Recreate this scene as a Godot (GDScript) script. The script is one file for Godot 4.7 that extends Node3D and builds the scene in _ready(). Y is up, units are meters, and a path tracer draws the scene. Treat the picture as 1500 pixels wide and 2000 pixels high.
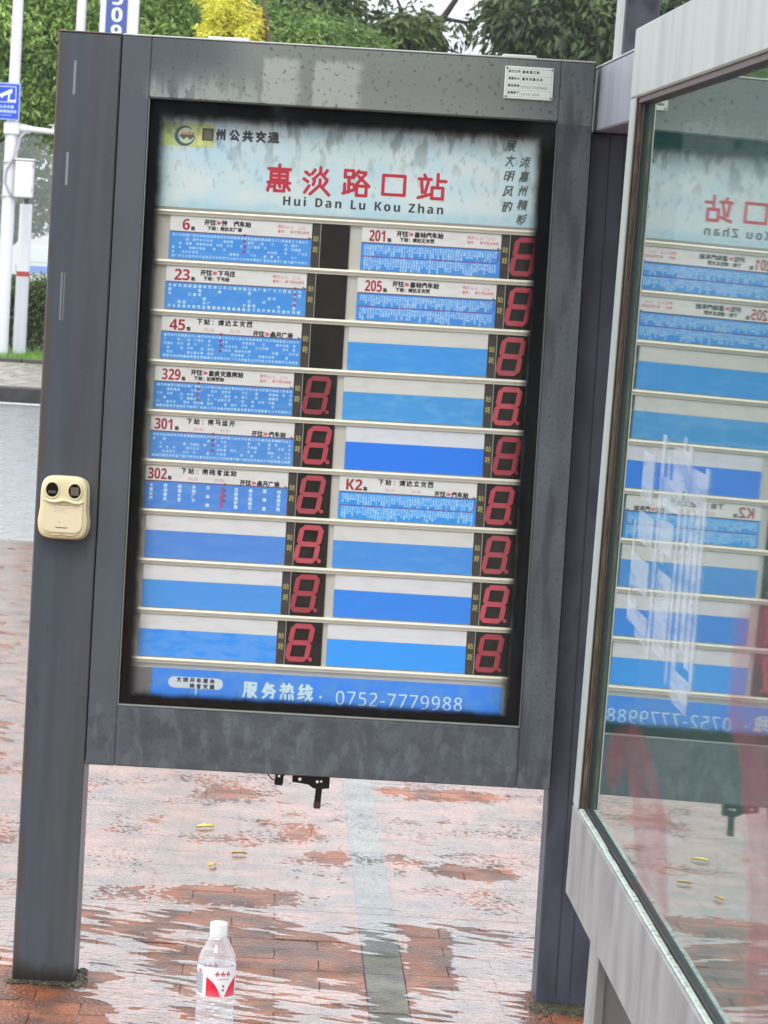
extends Node3D

# ---------------------------------------------------------------- strokes of the written characters, on a 20 x 20 grid (a=0 ... u=20), strokes parted by "/"
const GLYPH := {
	"惠": "cdsd/kakl/eqfq/efqfqlelef/eiqi/cnsn/dpct/hohtoton/kolq/qpss",
	"淡": "beeg/ajdl/bteo/icgf/rcpf/mamehj/merj/ikhn/rkpn/mjmnfu/mntu",
	"路": "cbibigcgcb/fgfr/flil/clcr/bsjp/mbig/lcrcrdjn/mfum/lmsmstltlm",
	"口": "cdsdsrcrcd",
	"站": "ebfd/aeje/cgdo/hgfo/asjp/oaok/ofuf/kksksskskk",
	"州": "ebekct/bhcl/kckr/hgik/qbqt/ngok",
	"公": "hbcj/mbsj/jjerpq/nmrt",
	"共": "cfsf/gbgm/nbnm/bmtm/hoct/nost",
	"交": "kakd/bete/hgdk/mgqk/ojdt/ejst",
	"通": "bbdd/aididpat/dpgsts/hbqbme/hqhfrfrq/hjrj/hmrm/mfmq",
	"展": "dbrbrfdf/dbdkbt/giri/jgjl/ngnl/elsl/hlhsmq/lmtt/qmno",
	"文": "kakd/bete/oedt/ffst",
	"明": "bciciqbqbc/bjij/lblmjt/lbsbss/lgsg/llsl",
	"风": "dcdmbt/dbqbqlts/ofes/ggpr",
	"韵": "adkd/cfdi/hfgi/ajkj/clilitctcl/cpip/nbkj/mesespqs/nlpn",
	"添": "beeg/ajdl/bteo/icsc/ggtg/ncnghl/ngtl/nlnt/jngr/qnts",
	"精": "ebet/ahih/bccf/hcgf/eiap/eiin/kdtd/kgsg/jjtj/oboj/llslst/lllt/loso/lqsq",
	"彩": "bdcg/fdfg/jdhg/aiki/fift/fiap/fikp/sbme/sglk/slkt",
	"服": "cbcmat/cbhbht/cghg/clhl/kbkt/kbrbrgng/kjrjkt/lmst",
	"务": "hadi/gdpdbl/fdsk/emqmptns/kkkmct",
	"热": "bdid/eael/aiih/jdqdqksk/mamgik/kglj/cobt/hoht/nont/rost",
	"线": "eabfgfam/amhl/arhp/jfse/iksi/lalkrttq/obpd/rlkt",
	"下": "bcsc/jcjt/kgpl",
	"开": "ccsc/bktk/gcglct/ncnt",
	"往": "eaae/feaj/dhdt/nand/iete/jlsl/hsts/nens",
	"汽": "beeg/ajdl/bteo/jage/jctc/ifqf/gisirqts",
	"车": "ddqd/gacj/iadjqj/boto/kfkt",
	"广": "kakd/cdsd/cdclat",
	"场": "aghg/ebep/arhp/jbqbhl/hjthrsps/mkhq/plit",
	"月": "ebelbt/ebqbqt/ehqh/enqn",
	"立": "kake/cese/fhho/nhlo/brtr",
	"达": "bbdd/aididpat/dpgsts/hfsf/mamfgo/mgsn",
	"西": "bbtb/cfrfrscscf/hbhl/mbml",
	"马": "dbpbpi/fcei/eirirsps/cnnn",
	"南": "bdtd/kakg/ctcgrgrt/gjoj/gnon/kjkt",
	"客": "kakc/cfcdsdsf/igdl/hfofcn/hiqm/gnongtotongn",
	"运": "bbdd/aididpat/dpgsts/hcrc/ghth/mhiopo/olrq",
	"鑫": "ekal/ekil/bnin/ekes/aris/kadf/kasf/hfnf/kfkj/fjqj/pklm/pktm/lntn/pkps/krts",
	"演": "beeg/ajdl/bteo/nanc/gfgdtdtf/hgsg/ijrjrpipij/imrm/ngnp/lqhs/oqrt",
	"距": "cbibigcgcb/fgfr/flil/clcr/bsjp/mbmt/mbsb/mgrgrmmm/mttt",
	"林": "afjf/fafu/fhan/fiin/kgug/papu/phkq/phuq",
	"庄": "kakc/ccsc/cccmat/gjrj/mfms/fsts",
	"仲": "eaai/dfdu/ierererlilie/nant",
	"水": "kakskriq/bghgbq/qekk/kktr",
	"次": "bcee/aqfl/iahg/hetesi/mgmkgt/mktt",
}
const W1 := Color(0.93, 0.94, 0.92)

var PAINT := {}
var FONT: SystemFont
var FONT_BOLD: SystemFont
var rng := RandomNumberGenerator.new()

# ---------------------------------------------------------------- a small canvas for flat print
class Canvas:
	var w: int
	var h: int
	var d: PackedByteArray
	func _init(ww: int, hh: int, col := Color(1, 1, 1, 1)) -> void:
		w = ww
		h = hh
		var im := Image.create_empty(w, h, false, Image.FORMAT_RGBA8)
		im.fill(col)
		d = im.get_data()
	func blend(x: int, y: int, c: Color, a: float) -> void:
		if x < 0 or y < 0 or x >= w or y >= h or a <= 0.0:
			return
		var i := (y * w + x) * 4
		a = minf(a, 1.0)
		d[i] = int(lerpf(d[i], c.r * 255.0, a))
		d[i + 1] = int(lerpf(d[i + 1], c.g * 255.0, a))
		d[i + 2] = int(lerpf(d[i + 2], c.b * 255.0, a))
		d[i + 3] = int(maxf(d[i + 3], a * 255.0))
	func rect(x0: float, y0: float, x1: float, y1: float, c: Color, a := 1.0) -> void:
		for y in range(int(floor(y0)), int(ceil(y1))):
			var cy := clampf(minf(y + 1, y1) - maxf(y, y0), 0, 1)
			for x in range(int(floor(x0)), int(ceil(x1))):
				blend(x, y, c, a * cy * clampf(minf(x + 1, x1) - maxf(x, x0), 0, 1))
	func line(x0: float, y0: float, x1: float, y1: float, hw: float, c: Color, a := 1.0) -> void:
		var v := Vector2(x1 - x0, y1 - y0)
		var l2 := maxf(v.length_squared(), 1e-6)
		for y in range(int(minf(y0, y1) - hw - 1), int(maxf(y0, y1) + hw + 2)):
			for x in range(int(minf(x0, x1) - hw - 1), int(maxf(x0, x1) + hw + 2)):
				var p := Vector2(x + 0.5 - x0, y + 0.5 - y0)
				var t := clampf(p.dot(v) / l2, 0, 1)
				blend(x, y, c, a * clampf(hw - (p - v * t).length() + 0.5, 0, 1))
	func disc(cx: float, cy: float, rx: float, ry: float, c: Color, a := 1.0) -> void:
		for y in range(int(cy - ry - 1), int(cy + ry + 2)):
			for x in range(int(cx - rx - 1), int(cx + rx + 2)):
				var q := Vector2((x + 0.5 - cx) / rx, (y + 0.5 - cy) / ry).length()
				blend(x, y, c, a * clampf((1.0 - q) * minf(rx, ry) + 0.5, 0, 1))
	func arc(cx: float, cy: float, r: float, a0: float, a1: float, hw0: float, hw1: float, c: Color) -> void:
		for k in 40:
			var t := k / 39.0
			var t2 := (k + 1) / 39.0
			if k == 39:
				break
			var p := Vector2(cx + r * cos(lerpf(a0, a1, t)), cy + r * sin(lerpf(a0, a1, t)))
			var q := Vector2(cx + r * cos(lerpf(a0, a1, t2)), cy + r * sin(lerpf(a0, a1, t2)))
			line(p.x, p.y, q.x, q.y, lerpf(hw0, hw1, 1.0 - absf(2 * t - 1)), c)
	func glyphs(text: String, x: float, y: float, gw: float, gh: float, step: Vector2, hw: float, c: Color, a := 1.0, slant := 0.0) -> void:
		for ch in text:
			if GLYPH.has(ch):
				for s in GLYPH[ch].split("/"):
					var was := Vector2.INF
					for k in range(0, s.length() - 1, 2):
						var gy: float = (s.unicode_at(k + 1) - 97) / 20.0
						var p := Vector2(x + (s.unicode_at(k) - 97) / 20.0 * gw + slant * (0.5 - gy) * gh, y + gy * gh)
						if was != Vector2.INF:
							line(was.x, was.y, p.x, p.y, hw, c, a)
						was = p
			elif ch == "：":
				disc(x + gw * 0.3, y + gh * 0.35, hw * 1.2, hw * 1.2, c, a)
				disc(x + gw * 0.3, y + gh * 0.85, hw * 1.2, hw * 1.2, c, a)
			elif ch == "»":
				for k in 2:
					line(x + gw * (0.1 + 0.4 * k), y + gh * 0.25, x + gw * (0.45 + 0.4 * k), y + gh * 0.5, hw, Color(0.75, 0.25, 0.3), a)
					line(x + gw * (0.45 + 0.4 * k), y + gh * 0.5, x + gw * (0.1 + 0.4 * k), y + gh * 0.75, hw, Color(0.75, 0.25, 0.3), a)
			x += step.x
			y += step.y
	# text drawn from a font's own outlines; y is the baseline, cap the height of a capital letter
	func latin(text: String, font: Font, x: float, y: float, cap: float, xs: float, c: Color, a := 1.0, track := 0.0, turn := 0.0, mirror_width := 0.0) -> float:
		var at := 0.0
		for ch in text:
			if ch == " ":
				at += cap * 0.42 * xs + track
				continue
			var tm := TextMesh.new()
			tm.font = font
			tm.font_size = 64
			tm.pixel_size = 1.0 / 64.0
			tm.depth = 0.0
			tm.curve_step = 2.0
			tm.horizontal_alignment = HORIZONTAL_ALIGNMENT_LEFT
			tm.vertical_alignment = VERTICAL_ALIGNMENT_BOTTOM
			tm.text = ch
			var ar := tm.get_mesh_arrays()
			var v: PackedVector3Array = ar[Mesh.ARRAY_VERTEX]
			var idx: PackedInt32Array = ar[Mesh.ARRAY_INDEX] if ar[Mesh.ARRAY_INDEX] != null else PackedInt32Array(range(v.size()))
			if v.is_empty():
				continue
			# the baseline sits at the descent above the bottom of the box
			var k := cap / 0.714
			var base := font.get_descent(64) / 64.0
			var low := tm.get_aabb().position.y
			var lo := Vector2(1e9, 1e9)
			var hi := Vector2(-1e9, -1e9)
			var q := PackedVector2Array()
			for p in v:
				var r := Vector2((p.x) * k * xs, -(p.y - base) * k)
				q.append(r)
				lo = lo.min(r)
				hi = hi.max(r)
			var shift := Vector2(x + at, y)
			if low < -1e8:
				continue
			var cw := int(hi.x - lo.x) + 4
			var chh := int(hi.y - lo.y) + 4
			var o := (shift + lo).floor() - Vector2(1, 1)
			var cov := PackedFloat32Array()
			cov.resize(cw * chh)
			for t in range(0, idx.size(), 3):
				var A := q[idx[t]] + shift - o
				var B := q[idx[t + 1]] + shift - o
				var C := q[idx[t + 2]] + shift - o
				var area := (B - A).cross(C - A)
				if absf(area) < 1e-9:
					continue
				var mn := A.min(B).min(C)
				var mx := A.max(B).max(C)
				for sy in range(int(mn.y * 4), int(mx.y * 4) + 1):
					for sx in range(int(mn.x * 4), int(mx.x * 4) + 1):
						var s := Vector2((sx + 0.5) / 4.0, (sy + 0.5) / 4.0)
						var u := (B - A).cross(s - A) / area
						var vv := (C - B).cross(s - B) / area
						var ww := (A - C).cross(s - C) / area
						if u >= 0 and vv >= 0 and ww >= 0:
							var i := int(s.y) * cw + int(s.x)
							if i < cov.size():
								cov[i] += 1.0 / 32.0
			# front and back faces both count, or only one: normalise by the most covered pixel
			var most := 0.0
			for f in cov:
				most = maxf(most, f)
			most = 1.0 if most > 0.75 else 0.5
			for yy in chh:
				for xx in cw:
					if cov[yy * cw + xx] > 0:
						blend(int(o.x) + xx, int(o.y) + yy, c, a * minf(1.0, cov[yy * cw + xx] / most))
			at += (font.get_string_size(ch, HORIZONTAL_ALIGNMENT_LEFT, -1, 64).x / 64.0) * k * xs + track
		return at
	func tex() -> ImageTexture:
		return ImageTexture.create_from_image(Image.create_from_data(w, h, false, Image.FORMAT_RGBA8, d))

# ---------------------------------------------------------------- nodes
var taken := {}

func numbered(called: String) -> String:
	var n: int = taken.get(called, 0)
	taken[called] = n + 1
	return called if n == 0 else "%s_%03d" % [called, n]

func tag(o: Node, label: String, category: String, group := "", kind := "") -> void:
	if label:
		o.set_meta("label", label)
	if category:
		o.set_meta("category", category)
	if group:
		o.set_meta("group", group)
	if kind:
		o.set_meta("kind", kind)

func thing(called: String, label: String, category: String, at := Vector3.ZERO, group := "") -> Node3D:
	var o := Node3D.new()
	o.name = numbered(called)
	add_child(o, true)
	o.position = at
	tag(o, label, category, group)
	return o

func part(called: String, mesh: Mesh, mat: Material, parent: Node, at := Vector3.ZERO) -> MeshInstance3D:
	var o := MeshInstance3D.new()
	if parent == self:
		o.name = numbered(called)
	else:
		var key := str(parent.get_instance_id()) + called
		var n: int = taken.get(key, 0)
		taken[key] = n + 1
		o.name = called if n == 0 else "%s_%03d" % [called, n]
	o.mesh = mesh
	o.material_override = mat
	o.position = at
	parent.add_child(o, true)
	return o

func setting(called: String, mesh: Mesh, mat: Material, label := "") -> MeshInstance3D:
	var o := part(called, mesh, mat, self)
	tag(o, label, "", "", "structure")
	return o

# ---------------------------------------------------------------- shapes
func mb() -> SurfaceTool:
	var st := SurfaceTool.new()
	st.begin(Mesh.PRIMITIVE_TRIANGLES)
	return st

func face(st: SurfaceTool, p: Array, out: Vector3, uv := []) -> void:
	var n := Vector3.ZERO
	for k in p.size():
		var a: Vector3 = p[k]
		var b: Vector3 = p[(k + 1) % p.size()]
		n -= Vector3((a.y - b.y) * (a.z + b.z), (a.z - b.z) * (a.x + b.x), (a.x - b.x) * (a.y + b.y))
	var order := range(p.size())
	if n.dot(out) < 0:
		order.reverse()
		n = -n
	n = n.normalized()
	for t in range(1, p.size() - 1):
		for k in [order[0], order[t], order[t + 1]]:
			st.set_normal(n)
			st.set_uv(uv[k] if uv.size() else Vector2(p[k].x, -p[k].y))
			st.add_vertex(p[k])

func cbox(st: SurfaceTool, a: Vector3, b: Vector3, r := 0.002) -> void:
	var c := (a + b) / 2
	var h := (b - a).abs() / 2
	r = minf(r, minf(h.x, minf(h.y, h.z)) * 0.9)
	var at := func(s: Vector3, axis: int) -> Vector3:
		var q := h - Vector3(r, r, r)
		q[axis] = h[axis]
		return c + q * s
	var sg := [-1.0, 1.0]
	for ax in 3:
		var i := (ax + 1) % 3
		var j := (ax + 2) % 3
		for s in sg:
			var p := []
			for e in [[-1, -1], [1, -1], [1, 1], [-1, 1]]:
				var v := Vector3()
				v[ax] = s
				v[i] = e[0]
				v[j] = e[1]
				p.append(at.call(v, ax))
			var o := Vector3()
			o[ax] = s
			face(st, p, o)
		if r > 0:
			for si in sg:
				for sj in sg:
					var v := Vector3()
					v[i] = si
					v[j] = sj
					var lo := v
					lo[ax] = -1
					var hi := v
					hi[ax] = 1
					face(st, [at.call(lo, i), at.call(hi, i), at.call(hi, j), at.call(lo, j)], v)
	if r > 0:
		for x in sg:
			for y in sg:
				for z in sg:
					var v := Vector3(x, y, z)
					face(st, [at.call(v, 0), at.call(v, 1), at.call(v, 2)], v)

func box(a: Vector3, b: Vector3, r := 0.002) -> ArrayMesh:
	var st := mb()
	cbox(st, a, b, r)
	return st.commit()

# a flat polygon outline (x, y) pushed from z0 to z1
func prism(st: SurfaceTool, pts: PackedVector2Array, z0: float, z1: float) -> void:
	var tri := Geometry2D.triangulate_polygon(pts)
	for z in [z0, z1]:
		var o := Vector3(0, 0, 1 if z == maxf(z0, z1) else -1)
		for t in range(0, tri.size(), 3):
			var p := []
			for k in 3:
				p.append(Vector3(pts[tri[t + k]].x, pts[tri[t + k]].y, z))
			face(st, p, o)
	var area := 0.0
	for k in pts.size():
		area += pts[k].cross(pts[(k + 1) % pts.size()])
	for k in pts.size():
		var a := pts[k]
		var b := pts[(k + 1) % pts.size()]
		var n := Vector2(b.y - a.y, a.x - b.x) * signf(area)
		face(st, [Vector3(a.x, a.y, z0), Vector3(b.x, b.y, z0), Vector3(b.x, b.y, z1), Vector3(a.x, a.y, z1)], Vector3(n.x, n.y, 0))

# smooth tube along points with radii
func tube(st: SurfaceTool, pts: Array, rad: Array, sides := 10, caps := true) -> void:
	var rings := []
	for k in pts.size():
		var dir: Vector3 = (pts[mini(k + 1, pts.size() - 1)] - pts[maxi(k - 1, 0)]).normalized()
		var side := dir.cross(Vector3(0.13, 0.31, 0.94)).normalized()
		if side.length() < 0.5:
			side = dir.cross(Vector3.RIGHT).normalized()
		var up := side.cross(dir)
		var ring := []
		for s in sides:
			var a := TAU * s / sides
			ring.append([pts[k] + (side * cos(a) + up * sin(a)) * rad[k], side * cos(a) + up * sin(a)])
		rings.append(ring)
	for k in pts.size() - 1:
		for s in sides:
			var q := [rings[k][s], rings[k][(s + 1) % sides], rings[k + 1][(s + 1) % sides], rings[k + 1][s]]
			var o: Vector3 = q[0][1] + q[1][1]
			var n: Vector3 = (q[2][0] - q[0][0]).cross(q[1][0] - q[0][0])
			var ord := [0, 1, 2, 0, 2, 3] if n.dot(o) >= 0 else [0, 2, 1, 0, 3, 2]
			for i in ord:
				st.set_normal(q[i][1])
				st.set_uv(Vector2(float(s) / sides, float(k)))
				st.add_vertex(q[i][0])
	if caps:
		for e in [0, pts.size() - 1]:
			var p := []
			for s in sides:
				p.append(rings[e][s][0])
			face(st, p, pts[e] - pts[1 if e == 0 else e - 1])

# turned shape: profile of (radius, height)
func lathe(st: SurfaceTool, prof: PackedVector2Array, sides := 32, uv_r := Vector2(0, 1)) -> void:
	for k in prof.size() - 1:
		var d := prof[k + 1] - prof[k]
		var n0 := Vector2(d.y, -d.x).normalized()
		for s in sides:
			var q := []
			for e in [[k, s], [k, s + 1], [k + 1, s + 1], [k + 1, s]]:
				var a: float = TAU * e[1] / sides
				q.append([Vector3(prof[e[0]].x * sin(a), prof[e[0]].y, prof[e[0]].x * cos(a)), Vector3(n0.x * sin(a), n0.y, n0.x * cos(a)), Vector2(float(e[1]) / sides, 1.0 - (prof[e[0]].y - uv_r.x) / (uv_r.y - uv_r.x))])
			var n: Vector3 = (q[2][0] - q[0][0]).cross(q[1][0] - q[0][0])
			var ord := [0, 1, 2, 0, 2, 3] if n.dot(q[0][1]) >= 0 else [0, 2, 1, 0, 3, 2]
			for i in ord:
				st.set_normal(q[i][1])
				st.set_uv(q[i][2])
				st.add_vertex(q[i][0])

# ---------------------------------------------------------------- materials
func srgb(r: float, g: float, b: float) -> Color:
	return Color(r / 255.0, g / 255.0, b / 255.0)

func mat(c: Color, rough := 0.6, metal := 0.0) -> StandardMaterial3D:
	var m := StandardMaterial3D.new()
	m.albedo_color = c
	m.roughness = rough
	m.metallic = metal
	return m

func noise_tex(sz: int, freq: float, ramp: Array, normal := false, bump := 4.0, oct := 4, sd := 1, stretch := Vector3.ONE) -> NoiseTexture2D:
	var n := FastNoiseLite.new()
	n.seed = sd
	n.noise_type = FastNoiseLite.TYPE_SIMPLEX_SMOOTH
	n.frequency = freq
	n.fractal_octaves = oct
	var t := NoiseTexture2D.new()
	t.width = sz
	t.height = sz
	t.seamless = true
	t.noise = n
	if normal:
		t.as_normal_map = true
		t.bump_strength = bump
	elif ramp.size():
		var g := Gradient.new()
		g.offsets = PackedFloat32Array(ramp.map(func(e): return e[0]))
		g.colors = PackedColorArray(ramp.map(func(e): return e[1]))
		t.color_ramp = g
	return t

func tri_map(m: StandardMaterial3D, scale: Vector3) -> StandardMaterial3D:
	m.uv1_triplanar = true
	m.uv1_world_triplanar = true
	m.uv1_scale = scale
	return m

func ss(a: float, b: float, x: float) -> float:
	return smoothstep(a, b, x)

func fnl(sd: int, freq: float, oct := 3) -> FastNoiseLite:
	var n := FastNoiseLite.new()
	n.seed = sd
	n.frequency = freq
	n.noise_type = FastNoiseLite.TYPE_SIMPLEX_SMOOTH
	n.fractal_octaves = oct
	return n

# ================================================================ build
func _ready() -> void:
	rng.seed = 7
	FONT = SystemFont.new()
	FONT.font_names = ["Droid Sans"]
	FONT_BOLD = SystemFont.new()
	FONT_BOLD.font_names = ["Droid Sans"]
	FONT_BOLD.font_weight = 700
	camera_and_light()
	ground()
	shelter()
	board()
	background()
	small_things()

func camera_and_light() -> void:
	var cam := Camera3D.new()
	cam.name = "camera"
	cam.fov = rad_to_deg(2 * atan(1000.0 / 6208.55))
	cam.far = 400.0
	cam.near = 0.1
	cam.transform = Transform3D(Basis(Vector3(0.9982, 0.0587, 0.0134), Vector3(-0.0574, 0.9948, -0.0838), Vector3(-0.0183, 0.0829, 0.9964)).orthonormalized(), Vector3(0.6109, 1.6, 6.6714))
	var at := CameraAttributesPhysical.new()
	at.frustum_focal_length = 12.0 / (1000.0 / 6208.55)
	at.frustum_focus_distance = 6.4
	at.frustum_near = 0.1
	at.frustum_far = 400.0
	at.exposure_aperture = 18.0
	cam.attributes = at
	add_child(cam, true)
	cam.current = true
	var we := WorldEnvironment.new()
	we.name = "world_environment"
	var e := Environment.new()
	var sky := Sky.new()
	var sm := ProceduralSkyMaterial.new()
	sm.sky_top_color = srgb(226, 232, 240)
	sm.sky_horizon_color = srgb(244, 246, 250)
	sm.sky_curve = 0.12
	sm.ground_bottom_color = srgb(120, 118, 116)
	sm.ground_horizon_color = srgb(200, 200, 200)
	sm.sun_angle_max = 0.0
	sky.sky_material = sm
	e.background_mode = Environment.BG_SKY
	e.sky = sky
	e.background_energy_multiplier = 1.0
	e.tonemap_mode = Environment.TONE_MAPPER_LINEAR
	e.tonemap_exposure = 3.1
	e.fog_enabled = true
	e.fog_density = 0.0004
	e.fog_light_color = srgb(235, 240, 245)
	e.volumetric_fog_enabled = true
	e.volumetric_fog_density = 0.0
	e.sdfgi_enabled = true
	e.ssao_enabled = true
	e.ssil_enabled = true
	we.environment = e
	add_child(we, true)
	var sun := DirectionalLight3D.new()
	sun.name = "overcast_sun"
	sun.light_energy = 0.3
	sun.light_angular_distance = 30.0
	sun.light_color = Color(1.0, 0.98, 0.95)
	sun.shadow_enabled = true
	sun.rotation_degrees = Vector3(-58, -18, 0)
	add_child(sun, true)

# ---------------------------------------------------------------- wet ground
func ground() -> void:
	# wet red clay: colour from clay, mottled; shine from the water film
	var grain := noise_tex(512, 0.012, [[0.0, Color(0.42, 0.42, 0.36)], [0.38, Color(0.72, 0.70, 0.64)], [0.6, Color(0.94, 0.92, 0.90)], [1.0, Color(1.0, 1.0, 1.0)]], false, 0, 5, 3)
	var film := noise_tex(512, 0.008, [[0.0, Color(0.28, 0.28, 0.28)], [0.5, Color(0.45, 0.45, 0.45)], [1.0, Color(0.7, 0.7, 0.7)]], false, 0, 5, 11)
	var rough_n := noise_tex(1024, 0.09, [], true, 7.0, 5, 5)
	var clay := func(c: Color) -> StandardMaterial3D:
		var m := mat(c, 1.0)
		m.albedo_texture = grain
		m.roughness_texture = film
		m.normal_enabled = true
		m.normal_texture = rough_n
		m.normal_scale = 1.0
		return tri_map(m, Vector3(0.9, 0.9, 0.9))
	var reds := [clay.call(srgb(138, 78, 42)), clay.call(srgb(126, 70, 38)), clay.call(srgb(148, 84, 46)), clay.call(srgb(130, 76, 46))]
	var grays := [clay.call(srgb(96, 93, 78)), clay.call(srgb(84, 82, 68)), clay.call(srgb(106, 102, 86))]
	PAINT.clay_red = reds[0]
	# the great sheet under everything
	var earth := mb()
	face(earth, [Vector3(-150, -0.16, 60), Vector3(150, -0.16, 60), Vector3(150, -0.16, -200), Vector3(-150, -0.16, -200)], Vector3.UP)
	setting("ground", earth.commit(), mat(srgb(95, 92, 84), 0.7))
	var bed := setting("pavement", box(Vector3(-14, -0.15, -9.55), Vector3(14, -0.0042, 14), 0.0), mat(srgb(88, 62, 46), 0.5))
	tag(bed, "wet red paved bus stop pavement with puddles and one grey stripe", "")
	# one paver of each kind, shared
	var red_shape := [paver_mesh(0.2, 0.1, 1), paver_mesh(0.2, 0.1, 2), paver_mesh(0.2, 0.1, 3)]
	var gray_shape := [paver_mesh(0.088, 0.175, 4), paver_mesh(0.088, 0.175, 5)]
	var pivot := Vector3(0.8045, 0, 0.1)
	var laid := Transform3D(Basis(Vector3.UP, 0.0192), pivot - Basis(Vector3.UP, 0.0192) * pivot)
	var joined := [mb(), mb(), mb(), mb()]
	var joined_gray := mb()
	var strip0 := 0.7605
	var count := 0
	for row in range(-94, 62):
		var z := row * 0.1
		var off := 0.1 if row % 2 else 0.0
		for side in [-1, 1]:
			var k := 0
			while true:
				var x0: float
				var wd := 0.2
				if side < 0:
					x0 = strip0 - 0.2 * (k + 1) + off
					if k == 0 and off > 0:
						x0 = strip0 - 0.1
						wd = 0.1
					elif off > 0:
						x0 = strip0 - 0.1 - 0.2 * k
				else:
					x0 = strip0 + 0.088 + 0.2 * k - off
					if k == 0 and off > 0:
						x0 = strip0 + 0.088
						wd = 0.1
				k += 1
				if x0 < -4.6 or x0 > 4.6:
					break
				var h := rng.randf_range(-0.0012, 0.0008)
				var c := Vector3(x0 + wd / 2, h, z)
				var tilt := Basis.from_euler(Vector3(rng.randf_range(-0.008, 0.008), 0, rng.randf_range(-0.006, 0.006)))
				var shape: Mesh = red_shape[rng.randi() % 3]
				var tint := rng.randi() % 4
				var sx := Basis.from_scale(Vector3(wd / 0.2 if wd < 0.15 else 1.0, 1, 1))
				if z < 0.36 and z > -2.15 and x0 > -0.1 and x0 < 1.25 and count < 262:
					var o := part("paver", shape, reds[tint], bed, c)
					o.transform = laid * Transform3D(tilt * sx, c)
					count += 1
				else:
					joined[tint].append_from(shape, 0, laid * Transform3D(tilt * sx, c))
	for k in range(-54, 36):
		var c := Vector3(strip0 + 0.044, rng.randf_range(-0.001, 0.0015), 0.02 + k * 0.176)
		var tilt := Basis.from_euler(Vector3(rng.randf_range(-0.006, 0.006), 0, rng.randf_range(-0.008, 0.008)))
		if c.z < 0.4 and c.z > -3.2:
			var o := part("grey_paver", gray_shape[k & 1], grays[rng.randi() % 3], bed, c)
			o.transform = laid * Transform3D(tilt, c)
		else:
			joined_gray.append_from(gray_shape[k & 1], 0, laid * Transform3D(tilt, c))
	for t in 4:
		var o := part("distant_pavers", joined[t].commit(), reds[t], bed)
		o.set_meta("kind", "stuff")
	part("distant_grey_pavers", joined_gray.commit(), grays[0], bed).set_meta("kind", "stuff")
	puddles()
	# near kerb, road, far kerb and pavement
	var stone := mat(srgb(120, 118, 114), 0.5)
	var road_m := mat(srgb(92, 94, 97), 1.0)
	road_m.albedo_texture = noise_tex(512, 0.06, [[0.0, Color(0.6, 0.6, 0.6)], [1.0, Color(1, 1, 1)]], false, 0, 4, 21)
	road_m.roughness_texture = noise_tex(512, 0.02, [[0.0, Color(0.12, 0.12, 0.12)], [0.5, Color(0.26, 0.26, 0.26)], [1.0, Color(0.5, 0.5, 0.5)]], false, 0, 5, 22)
	road_m.normal_enabled = true
	road_m.normal_texture = noise_tex(512, 0.06, [], true, 6.0, 4, 23)
	road_m.normal_scale = 0.6
	road_m.clearcoat_enabled = true
	road_m.clearcoat = 1.0
	road_m.clearcoat_roughness = 0.35
	tri_map(road_m, Vector3(0.35, 0.35, 0.35))
	PAINT.road = road_m
	setting("road", box(Vector3(-90, -0.155, -24.4), Vector3(90, -0.12, -9.7), 0.0), road_m, "wet grey asphalt road beyond the bus stop")
	var kerb := thing("near_kerb", "pale kerb stones between red pavement and wet road", "kerb")
	for k in range(-6, 6):
		part("kerb_stone", box(Vector3(k * 1.0 + 0.004, -0.15, -9.7), Vector3(k + 0.996, -0.004, -9.56), 0.01), stone, kerb)
	part("kerb_run", box(Vector3(-60, -0.15, -9.7), Vector3(-6.01, -0.004, -9.56), 0.01), stone, kerb)
	part("kerb_run", box(Vector3(6.01, -0.15, -9.7), Vector3(60, -0.004, -9.56), 0.01), stone, kerb)
	setting("road_edge_line", box(Vector3(-90, -0.119, -24.25), Vector3(90, -0.116, -24.1), 0.0), mat(srgb(215, 215, 210), 0.3), "white line along the far road edge")
	var dark_stone := mat(srgb(52, 51, 50), 0.5)
	dark_stone.albedo_texture = noise_tex(256, 0.03, [[0.0, Color(0.5, 0.5, 0.5)], [1.0, Color(1, 1, 1)]], false, 0, 4, 24)
	tri_map(dark_stone, Vector3(0.8, 0.8, 0.8))
	var far := thing("far_kerb", "dark wet kerb of the far pavement", "kerb")
	for k in range(-9, 3):
		part("kerb_stone", box(Vector3(k * 1.0 + 0.006, -0.14, -24.6), Vector3(k + 0.994, 0.03, -24.4), 0.015), dark_stone, far)
	part("kerb_run", box(Vector3(-90, -0.14, -24.6), Vector3(-9.01, 0.03, -24.4), 0.015), dark_stone, far)
	part("kerb_run", box(Vector3(3.01, -0.14, -24.6), Vector3(90, 0.03, -24.4), 0.015), dark_stone, far)
	var slab_m := mat(srgb(150, 146, 140), 0.35)
	slab_m.albedo_texture = grain
	tri_map(slab_m, Vector3(0.7, 0.7, 0.7))
	var fp := setting("far_pavement", box(Vector3(-90, -0.14, -30.2), Vector3(90, 0.008, -24.6), 0.0), mat(srgb(60, 58, 56), 0.6), "wet slab pavement across the road")
	for a in range(-9, 2):
		for b in 9:
			var o := part("slab", box(Vector3(-0.295, -0.02, -0.297), Vector3(0.295, 0.02, 0.297), 0.004), slab_m, fp, Vector3(a * 0.6 - 0.2 + 0.15 * (b % 2), 0.005 + rng.randf_range(0, 0.004), -24.95 - b * 0.6))
			o.rotation.y = 0.0
	var rest := mb()
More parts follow.
